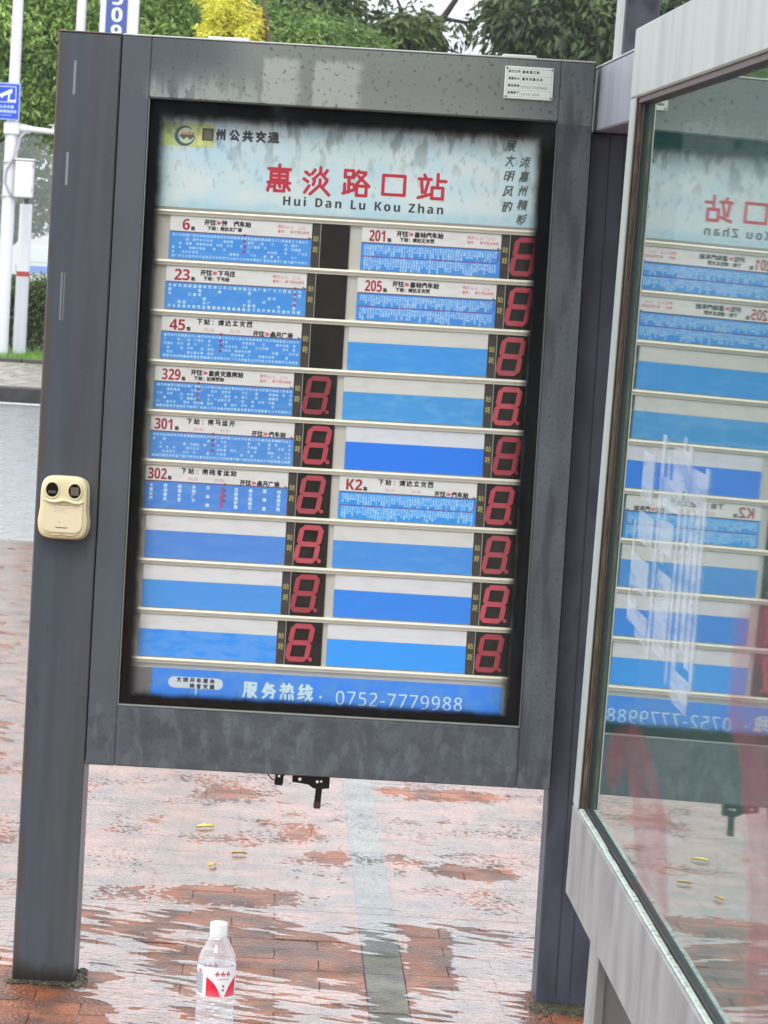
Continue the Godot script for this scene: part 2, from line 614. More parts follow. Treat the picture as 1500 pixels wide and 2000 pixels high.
	for a in range(-40, 60):
		if a >= -9 and a < 2:
			continue
		for b in 9:
			cbox(rest, Vector3(a * 0.6 - 0.495 + 0.15 * (b % 2), -0.02, -25.247 - b * 0.6), Vector3(a * 0.6 + 0.095 + 0.15 * (b % 2), 0.026, -24.653 - b * 0.6), 0.0)
	part("distant_slabs", rest.commit(), slab_m, fp).set_meta("kind", "stuff")

func paver_mesh(wx: float, wz: float, sd: int) -> ArrayMesh:
	# top with worn, slightly uneven rounded edges
	var r := RandomNumberGenerator.new()
	r.seed = sd
	var st := mb()
	var hx := wx / 2 - 0.0007
	var hz := wz / 2 - 0.0007
	var top := []
	var rim := []
	for e in [[-1, -1], [0, -1], [1, -1], [1, 0], [1, 1], [0, 1], [-1, 1], [-1, 0]]:
		var j := Vector3(r.randf_range(-0.0006, 0.0006), 0, r.randf_range(-0.0006, 0.0006))
		top.append(Vector3(e[0] * (hx - 0.0014), 0.0, e[1] * (hz - 0.0014)) + j)
		rim.append(Vector3(e[0] * hx, -0.0014, e[1] * hz) + j)
	face(st, top, Vector3.UP)
	for k in 8:
		var q := (k + 1) % 8
		var o: Vector3 = rim[k] + rim[q]
		face(st, [top[k], top[q], rim[q], rim[k]], Vector3(o.x, 0.05, o.z))
		face(st, [rim[k], rim[q], rim[q] + Vector3(0, -0.012, 0), rim[k] + Vector3(0, -0.012, 0)], Vector3(o.x, 0, o.z))
	return st.commit()

func water_mat(rough: float, freq: float, bump: float, ns: float, scale: Vector3, sd: int) -> StandardMaterial3D:
	var m := mat(Color(0.75, 0.72, 0.68, 0.03), rough)
	m.transparency = BaseMaterial3D.TRANSPARENCY_ALPHA
	m.metallic_specular = 0.5
	m.normal_enabled = true
	m.normal_texture = noise_tex(1024, freq, [], true, bump, 4, sd)
	m.normal_scale = ns
	return tri_map(m, scale)

# the part of a rectangle of ground where wet(x, z) > 0, its shore cut as a clean line
func water_sheet(x0: float, x1: float, z0: float, z1: float, sx: float, sz: float, y: float, wet: Callable) -> ArrayMesh:
	var st := mb()
	var nx := int((x1 - x0) / sx)
	var nz := int((z1 - z0) / sz)
	var f := PackedFloat32Array()
	f.resize((nx + 1) * (nz + 1))
	for j in nz + 1:
		for i in nx + 1:
			f[j * (nx + 1) + i] = wet.call(x0 + i * sx, z0 + j * sz)
	for j in nz:
		for i in nx:
			var id := [j * (nx + 1) + i, j * (nx + 1) + i + 1, (j + 1) * (nx + 1) + i + 1, (j + 1) * (nx + 1) + i]
			if f[id[0]] <= 0 and f[id[1]] <= 0 and f[id[2]] <= 0 and f[id[3]] <= 0:
				continue
			var c := [Vector3(x0 + i * sx, y, z0 + j * sz), Vector3(x0 + (i + 1) * sx, y, z0 + j * sz), Vector3(x0 + (i + 1) * sx, y, z0 + (j + 1) * sz), Vector3(x0 + i * sx, y, z0 + (j + 1) * sz)]
			for t in [[0, 1, 2], [0, 2, 3]]:
				var poly := []
				for k in 3:
					var a: int = t[k]
					var b: int = t[(k + 1) % 3]
					var fa := f[id[a]]
					var fb := f[id[b]]
					if fa > 0:
						poly.append(c[a])
					if (fa > 0) != (fb > 0):
						poly.append(c[a].lerp(c[b], fa / (fa - fb)))
				if poly.size() >= 3:
					face(st, poly, Vector3.UP)
	return st.commit()

func puddles() -> void:
	var big := fnl(31, 1.0, 3)
	var fine := fnl(32, 1.0, 3)
	var film := water_mat(0.04, 0.10, 8.0, 0.10, Vector3(0.8, 0.8, 0.9), 9)
	var pool := water_mat(0.04, 0.03, 7.0, 0.22, Vector3(0.6, 0.6, 1.3), 10)
	# bare places where the brick stands clear of the film: x, z, half width, half depth, strength
	var bare := [
		[0.36, -2.42, 0.11, 0.12, 0.9], [0.16, -2.0, 0.10, 0.10, 0.7], [0.69, -1.55, 0.13, 0.10, 1.0], [0.60, -1.85, 0.05, 0.14, 0.7], [0.98, -2.62, 0.22, 0.10, 0.9],
		[0.95, -2.15, 0.16, 0.06, 0.8], [1.06, -1.42, 0.10, 0.08, 0.9], [0.80, -1.36, 0.06, 0.05, 0.7], [0.42, -1.0, 0.22, 0.10, 0.9], [-0.75, -3.4, 0.2, 0.25, 0.8], [-0.45, -1.6, 0.2, 0.2, 0.7], [-0.9, -6.0, 0.3, 0.4, 0.8],
	]
	var far_wet := func(x: float, z: float) -> float:
		var v := 0.62 + 0.75 * big.get_noise_2d(x * 2.4, z * 1.5) + 0.4 * fine.get_noise_2d(x * 20.0, z * 8.0) + 0.62 * fine.get_noise_2d(x * 62.0 + 9.0, z * 34.0)
		v += 0.5 * ss(0.07, 0.04, absf(x - 0.8045 - 0.0192 * (z - 0.1))) * ss(-0.95, -1.15, z)
		v -= 4.6 * ss(-0.15, 0.4, big.get_noise_2d(x * 3.1 + 40.0, z * 2.4 + 9.0)) * maxf(0.0, fine.get_noise_2d(x * 85.0 + 3.0, z * 40.0) - 0.08)
		for e in bare:
			v -= 1.15 * e[4] * ss(1.9, 0.1, Vector2((x - e[0]) / e[2], (z - e[1]) / e[3]).length())
		return v
	setting("water_film", water_sheet(-4.5, 4.5, -9.5, -2.8, 0.04, 0.05, 0.0024, far_wet), film, "thin rain film on the far part of the red pavement")
	setting("water_film", water_sheet(-0.8, 1.5, -2.8, -0.86, 0.008, 0.008, 0.0024, far_wet), film, "thin rain film on the pavers behind the board")
	setting("water_film", water_sheet(-4.5, -0.8, -2.8, 3.4, 0.04, 0.04, 0.0024, far_wet), film, "thin rain film on the pavement left of the board")
	setting("water_film", water_sheet(1.5, 4.5, -2.8, 3.4, 0.04, 0.04, 0.0024, far_wet), film, "thin rain film on the pavement behind the glass wall")
	# nearer: wind-blown streaks of water with brown brick between
	var near_wet := func(x: float, z: float) -> float:
		var u := x * 0.93 + z * 0.36
		var w := z * 0.93 - x * 0.36
		var v := 0.07 + 0.55 * big.get_noise_2d(x * 2.0 + 7.0, z * 1.6) + 0.75 * fine.get_noise_2d(u * 5.0, w * 20.0) + 0.25 * fine.get_noise_2d(u * 26.0, w * 60.0)
		# brown bays left of the grey stripe and a reddish block right of it
		v -= 0.75 * ss(1.3, 0.4, Vector2((x - 0.60) / 0.17, (z + 0.38) / 0.26).length())
		v -= 0.85 * ss(1.2, 0.6, maxf(absf(x - 0.905) / 0.05, absf(z + 0.42) / 0.30))
		v -= 0.45 * ss(1.3, 0.4, Vector2((x - 0.42) / 0.2, (z + 0.75) / 0.12).length())
		v -= 0.5 * ss(1.2, 0.5, Vector2((x - 0.80) / 0.06, (z + 0.2) / 0.5).length())
		v -= 1.2 * ss(0.12, 0.04, maxf(absf(x - 0.065) - 0.06, absf(z - 0.13) - 0.16))  # gaps before both posts, shaped to stand for their reflections in the water
		v -= 0.7 * ss(0.12, 0.02, maxf(absf(x - 1.2) - 0.08, absf(z - 0.02) - 0.12))
		# open water: left edge, round the post foot, far right
		v += 0.9 * ss(1.2, 0.4, Vector2((x - 0.22) / 0.16, (z - 0.08) / 0.12).length())
		v += 0.7 * ss(0.12, -0.1, x) * ss(-0.2, -0.5, z)
		v += 0.45 * ss(1.3, 0.4, Vector2((x - 1.04) / 0.10, (z + 0.05) / 0.5).length())
		v += 0.7 * ss(-0.72, -0.88, z)
		return v
	setting("puddle", water_sheet(-0.8, 1.5, -0.86, 0.62, 0.014, 0.0062, 0.0024, near_wet), pool, "streaky rain puddle on the pavers under the board")
	setting("puddle", water_sheet(-0.8, 1.1, 0.62, 3.4, 0.03, 0.02, 0.0024, near_wet), pool, "streaky rain puddle on the pavers before the board")

# ---------------------------------------------------------------- bus stop board
const AT := Vector2(0.19, 1.882)      # top left corner of the printed area
const PX := 1200.0                    # print pixels per metre

func px(x: float) -> float:
	return (x - AT.x) * PX

func py(y: float) -> float:
	return (AT.y - y) * PX

func rail_y(k: int) -> float:
	return 1.6475 - 0.1054 * k

func st_quad(o: MeshInstance3D, p: Array) -> void:
	var st := mb()
	face(st, p, Vector3(-1, 0, 0), [Vector2(0, 1), Vector2(1, 1), Vector2(1, 0), Vector2(0, 0)])
	o.mesh = st.commit()

func frame_paint() -> ImageTexture:
	var w := 690
	var h := 1236
	var d := PackedByteArray()
	d.resize(w * h * 3)
	var streak := fnl(41, 1.0, 3)
	var fine := fnl(42, 1.0, 2)
	var blot := fnl(43, 1.0, 4)
	for j in h:
		var y := 2.06 - j / 600.0
		for i in w:
			var x := i / 600.0
			var s := streak.get_noise_2d(x * 26.0, y * 1.3)
			var f := fine.get_noise_2d(x * 160.0, y * 110.0)
			var b := blot.get_noise_2d(x * 7.0, y * 6.0)
			var c := Vector3(86, 93, 100)
			if x < 0.1324:
				c = Vector3(74, 81, 91).lerp(Vector3(76, 79, 84), ss(0.06, 0.075, x + 0.01 * s) * 0.8)
				c *= 1.0 + 0.10 * s + 0.03 * f
				# scratches, rubbed through to primer
				if absf(x - 0.036 - 0.002 * s) < 0.0022 and y > 1.88 and y < 1.95:
					c = c.lerp(Vector3(165, 165, 165), 0.7)
				if absf(x - 0.03) < 0.0018 and y > 1.69 and y < 1.76:
					c = c.lerp(Vector3(170, 170, 170), 0.7)
				if (absf(x - 0.031) < 0.0018 or absf(x - 0.037) < 0.0012) and y > 1.41 and y < 1.51:
					c = c.lerp(Vector3(160, 165, 170), 0.6)
				# rust at the far edge and along the top
				var ru := ss(0.02, 0.0, x) * ss(0.05, 0.5, blot.get_noise_2d(x * 20.0, y * 5.0) + 0.25) + ss(1.98, 2.01, y) * 0.5 * ss(0.0, 0.4, b + 0.2)
				c = c.lerp(Vector3(86, 70, 54), clampf(ru, 0, 0.45))
				c = c.lerp(Vector3(64, 62, 60), 0.4 * ss(0.5, 0.7, blot.get_noise_2d(x * 16.0 + 5.0, y * 6.0)))
				# splashed grime over the foot
				var mud := ss(0.05 + 0.04 * b, 0.0, y)
				c = c.lerp(Vector3(34, 32, 28), mud * 0.9)
			else:
				c *= 1.0 + 0.08 * s + 0.06 * f + 0.10 * b
				if y > 1.878:
					# sky haze mirrored by the top rail, painted in as pale stained patches
					var pale := ss(0.17, 0.34, x + 0.05 * s) * (1.0 - 0.55 * ss(0.9, 1.06, x + 0.04 * b))
					c = c.lerp(Vector3(126, 134, 131), pale)
					c = c.lerp(Vector3(136, 144, 140), pale * ss(1.95, 1.89, y) * 0.6)
					if x < 0.42:
						c = c.lerp(Vector3(80, 90, 96), (1.0 - ss(0.30, 0.42, x)) * ss(1.9, 1.98, y) * 0.8)
						var st := ss(1.955, 1.9, y + 0.06 * absf(streak.get_noise_2d(x * 34.0, 0.0)))
						var bl := ss(0.02, 0.16, blot.get_noise_2d(x * 26.0, y * 9.0) + 0.14)
						c = c.lerp(Vector3(158, 166, 164), clampf(st * bl, 0, 1) * ss(0.17, 0.2, x) * 0.8)
					for p in [[0.427, 0.503], [0.532, 0.63]]:
						var e: float = 0.004 * streak.get_noise_2d(y * 40.0, p[0] * 50.0)
						var inn: float = ss(p[0] - 0.003, p[0] + 0.004, x + e - 0.012 * (y - 1.93)) * (1.0 - ss(p[1] - 0.012, p[1] + 0.01, x + e * 2))
						var top: float = 1.0 - ss(1.972, 1.986, y + 0.006 * blot.get_noise_2d(x * 90.0, 3.0))
						c = c.lerp(Vector3(176, 182, 178), inn * top * 0.75)
				# weather spots
				var sp := fine.get_noise_2d(x * 75.0 + 30.0, y * 62.0)
				var many := 0.47 if y > 1.878 else 0.42
				if sp > many and (y > 1.878 or x > 1.04 or y < 0.61):
					c = c.lerp(Vector3(64, 69, 70), ss(many, many + 0.16, sp) * 0.55)
				if x > 1.04:
					c = c.lerp(Vector3(56, 60, 66), ss(0.0, 0.5, blot.get_noise_2d(x * 16.0, y * 3.0)) * 0.6)
				if x < 0.195:
					c = c.lerp(Vector3(82, 90, 97), 0.6)
				if y < 0.61:
					var mo := blot.get_noise_2d(x * 12.0, y * 16.0)
					c = c.lerp(Vector3(70, 75, 80), ss(-0.1, 0.4, mo) * 0.6)
					c = c.lerp(Vector3(118, 126, 130), ss(0.16, 0.42, blot.get_noise_2d(x * 26.0 + 9.0, y * 9.0)) * 0.35)
			var k := (j * w + i) * 3
			d[k] = int(clampf(c.x, 0, 255))
			d[k + 1] = int(clampf(c.y, 0, 255))
			d[k + 2] = int(clampf(c.z, 0, 255))
	return ImageTexture.create_from_image(Image.create_from_data(w, h, false, Image.FORMAT_RGB8, d))

func tiny_stops(cv: Canvas, style: int, x0: float, x1: float, y0: float, y1: float, sd: int) -> void:
	var r := RandomNumberGenerator.new()
	r.seed = sd
	var pale := Color(0.82, 0.91, 0.98)
	var a := px(x0) + 8
	var b := px(x1) - 8
	var t := py(y1) + 5
	var u := py(y0) - 5
	var keys := GLYPH.keys()
	if style == 0:           # dense columns of small characters
		var x := a
		while x < b:
			var n := r.randi_range(0, 5)
			for k in 6:
				if k == 0 or k == 5 or (r.randf() < 0.2 + 0.1 * n and k < 5):
					cv.glyphs(keys[r.randi() % keys.size()], x, t + k * (u - t - 6) / 5.0, 6.5, 6.5, Vector2.ZERO, 0.55, pale, 0.72)
			x += 8.6
	elif style == 1:         # sparse columns
		var x := a
		while x < b:
			var p := r.randf()
			for k in 6:
				if k == 0 or k == 5 or r.randf() < p * 0.55:
					cv.glyphs(keys[r.randi() % keys.size()], x, t + k * (u - t - 7) / 5.0, 7.5, 7.5, Vector2.ZERO, 0.7, pale, 0.85)
			x += 12.6
	elif style == 2:         # two lines of a loop with packed names
		var mid := (t + u) / 2
		for e in [[t, mid - 3], [mid + 3, u]]:
			var x := a
			while x < b - 4:
				var n := r.randi_range(3, 6)
				for k in n:
					cv.glyphs(keys[r.randi() % keys.size()], x, e[0] + k * 5.4, 5.2, 5.0, Vector2.ZERO, 0.5, pale, 0.6)
				x += 6.6
		cv.line(px(x0) + 2, mid, px(x1) - 12, mid, 1.1, Color(0.5, 0.28, 0.55))
		cv.line(px(x1) - 12, mid, px(x1) - 5, mid - 9, 1.0, Color(0.5, 0.28, 0.55))
		cv.line(px(x1) - 5, mid - 9, px(x1) - 5, t + 2, 1.0, Color(0.5, 0.28, 0.55))
	elif style == 3:         # ten stops in large letters
		for k in 10:
			var x := lerpf(a + 4, b - 18, k / 9.0)
			var red := k == 5
			for q in 5:
				if (k in [4, 8] and q % 2 == 1) or (k < 4 and q == 4):
					continue
				cv.glyphs(keys[r.randi() % keys.size()], x, t + 2 + q * 11.0, 9.0, 9.0, Vector2.ZERO, 0.85, Color(0.72, 0.3, 0.42) if red else pale, 0.95)

func card_print(cv: Canvas, row: int, col: int, x0: float, x1: float, c: Dictionary) -> void:
	var y1 := rail_y(row) - 0.0065
	var y0 := rail_y(row + 1) + 0.0085
	var ys: float = y1 - (0.0335 if c.has("no") else 0.0325)
	cv.rect(px(x0), py(y1), px(x1), py(ys), c.get("paper", Color(0.85, 0.86, 0.85)).lightened(0.12))
	var lb: Color = c.blue.srgb_to_linear()
	c.blue = Color(lb.r * 1.13, lb.g * 1.44, minf(1.0, lb.b * 1.36)).linear_to_srgb()
	c.blue = c.blue.lerp(Color(0.50, 0.64, 0.84), 0.15)
	if c.has("fade"):
		lb = c.fade.srgb_to_linear()
		c.fade = Color(lb.r * 1.13, lb.g * 1.4, minf(1.0, lb.b * 1.3)).linear_to_srgb()
	cv.rect(px(x0), py(ys), px(x1), py(y0), c.blue)
	# sun-faded and wrinkled print
	var n := fnl(100 + row * 2 + col, 0.02, 4)
	for y in range(int(py(y1)), int(py(y0))):
		for x in range(int(px(x0)), int(px(x1))):
			var v := n.get_noise_2d(x * 0.6, y * 1.6)
			if y > py(ys):
				cv.blend(x, y, c.get("fade", c.blue.lightened(0.25)), clampf(v * c.get("worn", 0.5) + 0.06, 0, 0.8))
			else:
				cv.blend(x, y, Color(0.66, 0.66, 0.64), clampf(v * 0.25, 0, 0.2))
	if not c.has("no"):
		return
	var maroon := Color(0.60, 0.16, 0.22)
	var ink := Color(0.16, 0.15, 0.16)
	var faint := Color(0.78, 0.42, 0.45)
	cv.line(px(x0) + 2, py(ys), px(x1) - 2, py(ys), 1.2, Color(0.35, 0.25, 0.36))
	cv.line(px(x1) - 8, py(ys) - 4, px(x1) - 2, py(ys), 1.2, ink)
	var nx: float = px(x0) + c.get("nx", 30.0)
	var base := py(ys) - 5
	var e: float = cv.latin(c.no, FONT_BOLD, nx, base, 27, c.get("nw", 1.0), maroon)
	cv.glyphs("路", nx + e + 3, base - 9, 9, 9, Vector2.ZERO, 0.8, ink)
	var tx: float = nx + e + c.get("gap", 26.0)
	var top := py(y1)
	if c.get("wide", false):
		cv.glyphs(c.a, tx, top + 4, 14, 14, Vector2(18, 0), 1.15, ink)
		cv.glyphs("开往»" + c.b, px(x1) - 20 - 14.5 * (3 + c.b.length()), base - 9, 12.5, 12.5, Vector2(14.5, 0), 1.15, ink)
		cv.latin("06:30", FONT, tx + 18, base - 1, 7.5, 1.0, faint, 0.8)
		cv.latin("20:30", FONT, tx + 84, base - 1, 7.5, 1.0, faint, 0.8)
	else:
		cv.glyphs("开往»" + c.b, tx, top + 7, 13, 13, Vector2(14.8, 0), 1.25, ink)
		cv.glyphs("下站：" + c.a, tx + 8, top + 23, 9.5, 9.5, Vector2(11, 0), 0.95, ink)
		var rx := px(x1) - 86
		cv.glyphs("南次", rx, top + 9, 8, 8, Vector2(9, 0), 0.6, faint, 0.8)
		cv.latin("06:30", FONT, rx + 19, top + 17, 6.5, 0.9, faint, 0.8)
		cv.latin("22:00", FONT, rx + 50, top + 17, 6.5, 0.9, faint, 0.8)
		cv.glyphs("客开：上车下月公共交", rx, top + 21, 7.5, 7.5, Vector2(8, 0), 0.6, faint, 0.85)
	tiny_stops(cv, c.stops, x0, x1, y0, ys, 500 + row * 7 + col)
	if c.has("mark"):
		cv.disc(lerpf(px(x0), px(x1), c.mark), py(ys), 3.6, 3.2, Color(0.62, 0.2, 0.25))
		for q in 3:
			cv.glyphs("站", lerpf(px(x0), px(x1), c.mark) - 3.5, py(ys) + 12 + 13 * q, 7, 7, Vector2.ZERO, 0.7, Color(0.6, 0.25, 0.4))

func header_print(cv: Canvas) -> void:
	var y0 := 1.658
	var n := fnl(61, 0.006, 4)
	var m := fnl(62, 0.012, 4)
	for y in range(0, int(py(y0))):
		for x in cv.w:
			var v := float(y) / py(y0)
			var c := Color(0.82, 0.88, 0.88).lerp(Color(0.74, 0.86, 0.90), clampf(0.5 + n.get_noise_2d(x, y * 1.4) * 1.2, 0, 1))
			c = c.lerp(Color(0.68, 0.83, 0.93), clampf(1.0 - Vector2((x - 190) / 170.0, (y - 120) / 60.0).length(), 0, 1) * 0.6)
			# pale hills printed along the lower edge
			var hill := 0.93 - 0.10 * absf(m.get_noise_2d(x * 0.6, 0)) - 0.07 * ss(0.7, 1.0, float(x) / cv.w)
			c = c.lerp(Color(0.62, 0.79, 0.85), ss(hill - 0.02, hill + 0.06, v) * (0.45 + 0.3 * m.get_noise_2d(x * 3.0, y * 3.0)))
			cv.blend(x, y, c, 1.0)
	# patch with the round operator's mark
	var lx := px(0.272)
	var ly := py(1.808)
	cv.rect(px(0.222), py(1.835), px(0.333), py(1.785), Color(0.77, 0.82, 0.55))
	cv.rect(px(0.232), py(1.832), px(0.25), py(1.789), Color(0.70, 0.82, 0.48))
	cv.rect(px(0.298), py(1.828), px(0.308), py(1.79), Color(0.86, 0.88, 0.55))
	cv.disc(lx, ly, 22, 23, Color(0.76, 0.84, 0.70))
	cv.arc(lx, ly, 22.5, 0.05, 5.4, 0.8, 5.0, Color(0.28, 0.36, 0.42))
	cv.rect(lx - 10, ly - 9, lx + 22, ly - 3, Color(0.80, 0.52, 0.28))
	for k in 3:
		cv.rect(lx - 6 + k * 9, ly - 8, lx - 1 + k * 9, ly - 4, Color(0.86, 0.74, 0.55))
	cv.rect(lx - 14, ly - 3, lx + 22, ly + 4, Color(0.36, 0.38, 0.38))
	cv.disc(lx - 4, ly + 5, 4, 4, Color(0.33, 0.33, 0.35))
	cv.disc(lx + 12, ly + 5, 4, 4, Color(0.33, 0.33, 0.35))
	cv.rect(px(0.307), py(1.826), px(0.331), py(1.800), Color(0.32, 0.32, 0.25))
	cv.glyphs("惠", px(0.307) + 3, py(1.826) + 4, 23, 24, Vector2.ZERO, 1.3, Color(0.45, 0.45, 0.36))
	cv.glyphs("州公共交通", px(0.337), py(1.825), 25, 26, Vector2(33, 0), 2.6, Color(0.22, 0.23, 0.26))
	# the name of the stop
	cv.glyphs("惠淡路口站", px(0.4445), py(1.7585), 68, 68, Vector2(96.5, 0), 4.0, Color(0.74, 0.17, 0.25))
	cv.latin("Hui Dan Lu Kou Zhan", FONT_BOLD, px(0.4815), py(1.6755), 22, 1.06, Color(0.2, 0.22, 0.25), 1.0, 4.3)
	# brushed motto in two columns
	cv.glyphs("展文明风韵", px(0.945), py(1.838), 24, 27, Vector2(0, 38), 1.7, Color(0.30, 0.34, 0.33), 0.95, 0.22)
	cv.glyphs("添惠州精彩", px(0.977), py(1.806), 23, 27, Vector2(0, 36), 1.7, Color(0.30, 0.34, 0.33), 0.95, 0.22)
	# grey blotches, denser towards the top edge
	for y in range(0, int(py(1.70))):
		for x in cv.w:
			var f := ss(0.05, 0.4, n.get_noise_2d(x * 3.4 + 200.0, y * 1.2)) * ss(1.72, 1.83, AT.y - y / PX) * 0.5
			f += ss(0.25, 0.5, n.get_noise_2d(x * 7.0 + 50.0, y * 4.0 + 90.0)) * 0.2
			if f > 0.02:
				cv.blend(x, y, Color(0.42, 0.45, 0.45), f)

func footer_print(cv: Canvas) -> void:
	var n := fnl(71, 0.01, 4)
	var y1 := 0.6825
	for y in range(int(py(y1)), int(py(0.605))):
		for x in range(int(px(0.2)), cv.w):
			var wx := AT.x + x / PX
			var c := Color(0.31, 0.57, 0.89).lerp(Color(0.22, 0.53, 0.93), clampf(0.5 + 1.4 * n.get_noise_2d(x * 1.6, y * 1.6), 0, 1))
			if wx < 0.262 + 0.006 * n.get_noise_2d(3.0, y * 5.0):
				c = Color(0.45, 0.45, 0.46)
			if wx > 1.007:
				c = Color(0.6, 0.62, 0.6)
			cv.blend(x, y, c, 1.0)
	cv.rect(px(0.309), py(0.667), px(0.402), py(0.643), Color(0.80, 0.85, 0.88))
	cv.line(px(0.309), py(0.655), px(0.309), py(0.655), 14, Color(0.80, 0.85, 0.88))
	cv.line(px(0.402), py(0.655), px(0.402), py(0.655), 14, Color(0.80, 0.85, 0.88))
	cv.line(px(0.357), py(0.645), px(0.357), py(0.632), 2.5, Color(0.72, 0.8, 0.86))
	cv.glyphs("文明开车服务", px(0.315), py(0.665), 12, 11, Vector2(17, 0), 1.1, Color(0.2, 0.22, 0.28))
	cv.glyphs("礼让南客交通", px(0.315), py(0.653), 12, 11, Vector2(17, 0), 1.1, Color(0.2, 0.22, 0.28))
	cv.glyphs("服务热线", px(0.458), py(0.6635), 36, 40, Vector2(47, 0), 3.2, Color(0.78, 0.88, 0.92))
	cv.disc(px(0.622), py(0.640), 3.5, 3.5, Color(0.78, 0.88, 0.92))
	cv.latin("0752-7779988", FONT, px(0.653), py(0.6265), 35, 0.96, Color(0.80, 0.89, 0.93), 1.0, 2.6)

func eight(parent: Node, x: float, y: float, lit: Material, dark_dot := true) -> void:
	# seven separate slanted bars and a point, standing 2 mm off the dark window
	var w := 0.041
	var h := 0.071
	var t := 0.0105
	var sl := 0.16
	var seg := [
		[[0, 1], [1, 1]], [[0, 0.5], [1, 0.5]], [[0, 0], [1, 0]],
		[[0, 0.5], [0, 1]], [[1, 0.5], [1, 1]], [[0, 0], [0, 0.5]], [[1, 0], [1, 0.5]],
	]
	for s in seg:
		var a := Vector2(s[0][0] * w, s[0][1] * h)
		var b := Vector2(s[1][0] * w, s[1][1] * h)
		var d := (b - a).normalized()
		var nn := Vector2(-d.y, d.x)
		a += d * 0.0008
		b -= d * 0.0008
		var pts := PackedVector2Array()
		for p in [a - d * 0.001, a + d * t * 0.35 + nn * t / 2, b - d * t * 0.35 + nn * t / 2, b + d * 0.001, b - d * t * 0.35 - nn * t / 2, a + d * t * 0.35 - nn * t / 2]:
			pts.append(Vector2(p.x + sl * p.y, p.y))
		var st := mb()
		prism(st, pts, 0.0, 0.002)
		part("segment", st.commit(), lit, parent, Vector3(x, y, -0.0375))
	if dark_dot:
		var st := mb()
		var pts := PackedVector2Array()
		for k in 12:
			pts.append(Vector2(w + 0.009 + 0.0042 * cos(TAU * k / 12), 0.001 + 0.0042 * sin(TAU * k / 12)))
		prism(st, pts, 0.0, 0.002)
		part("segment", st.commit(), lit, parent, Vector3(x, y, -0.0375))

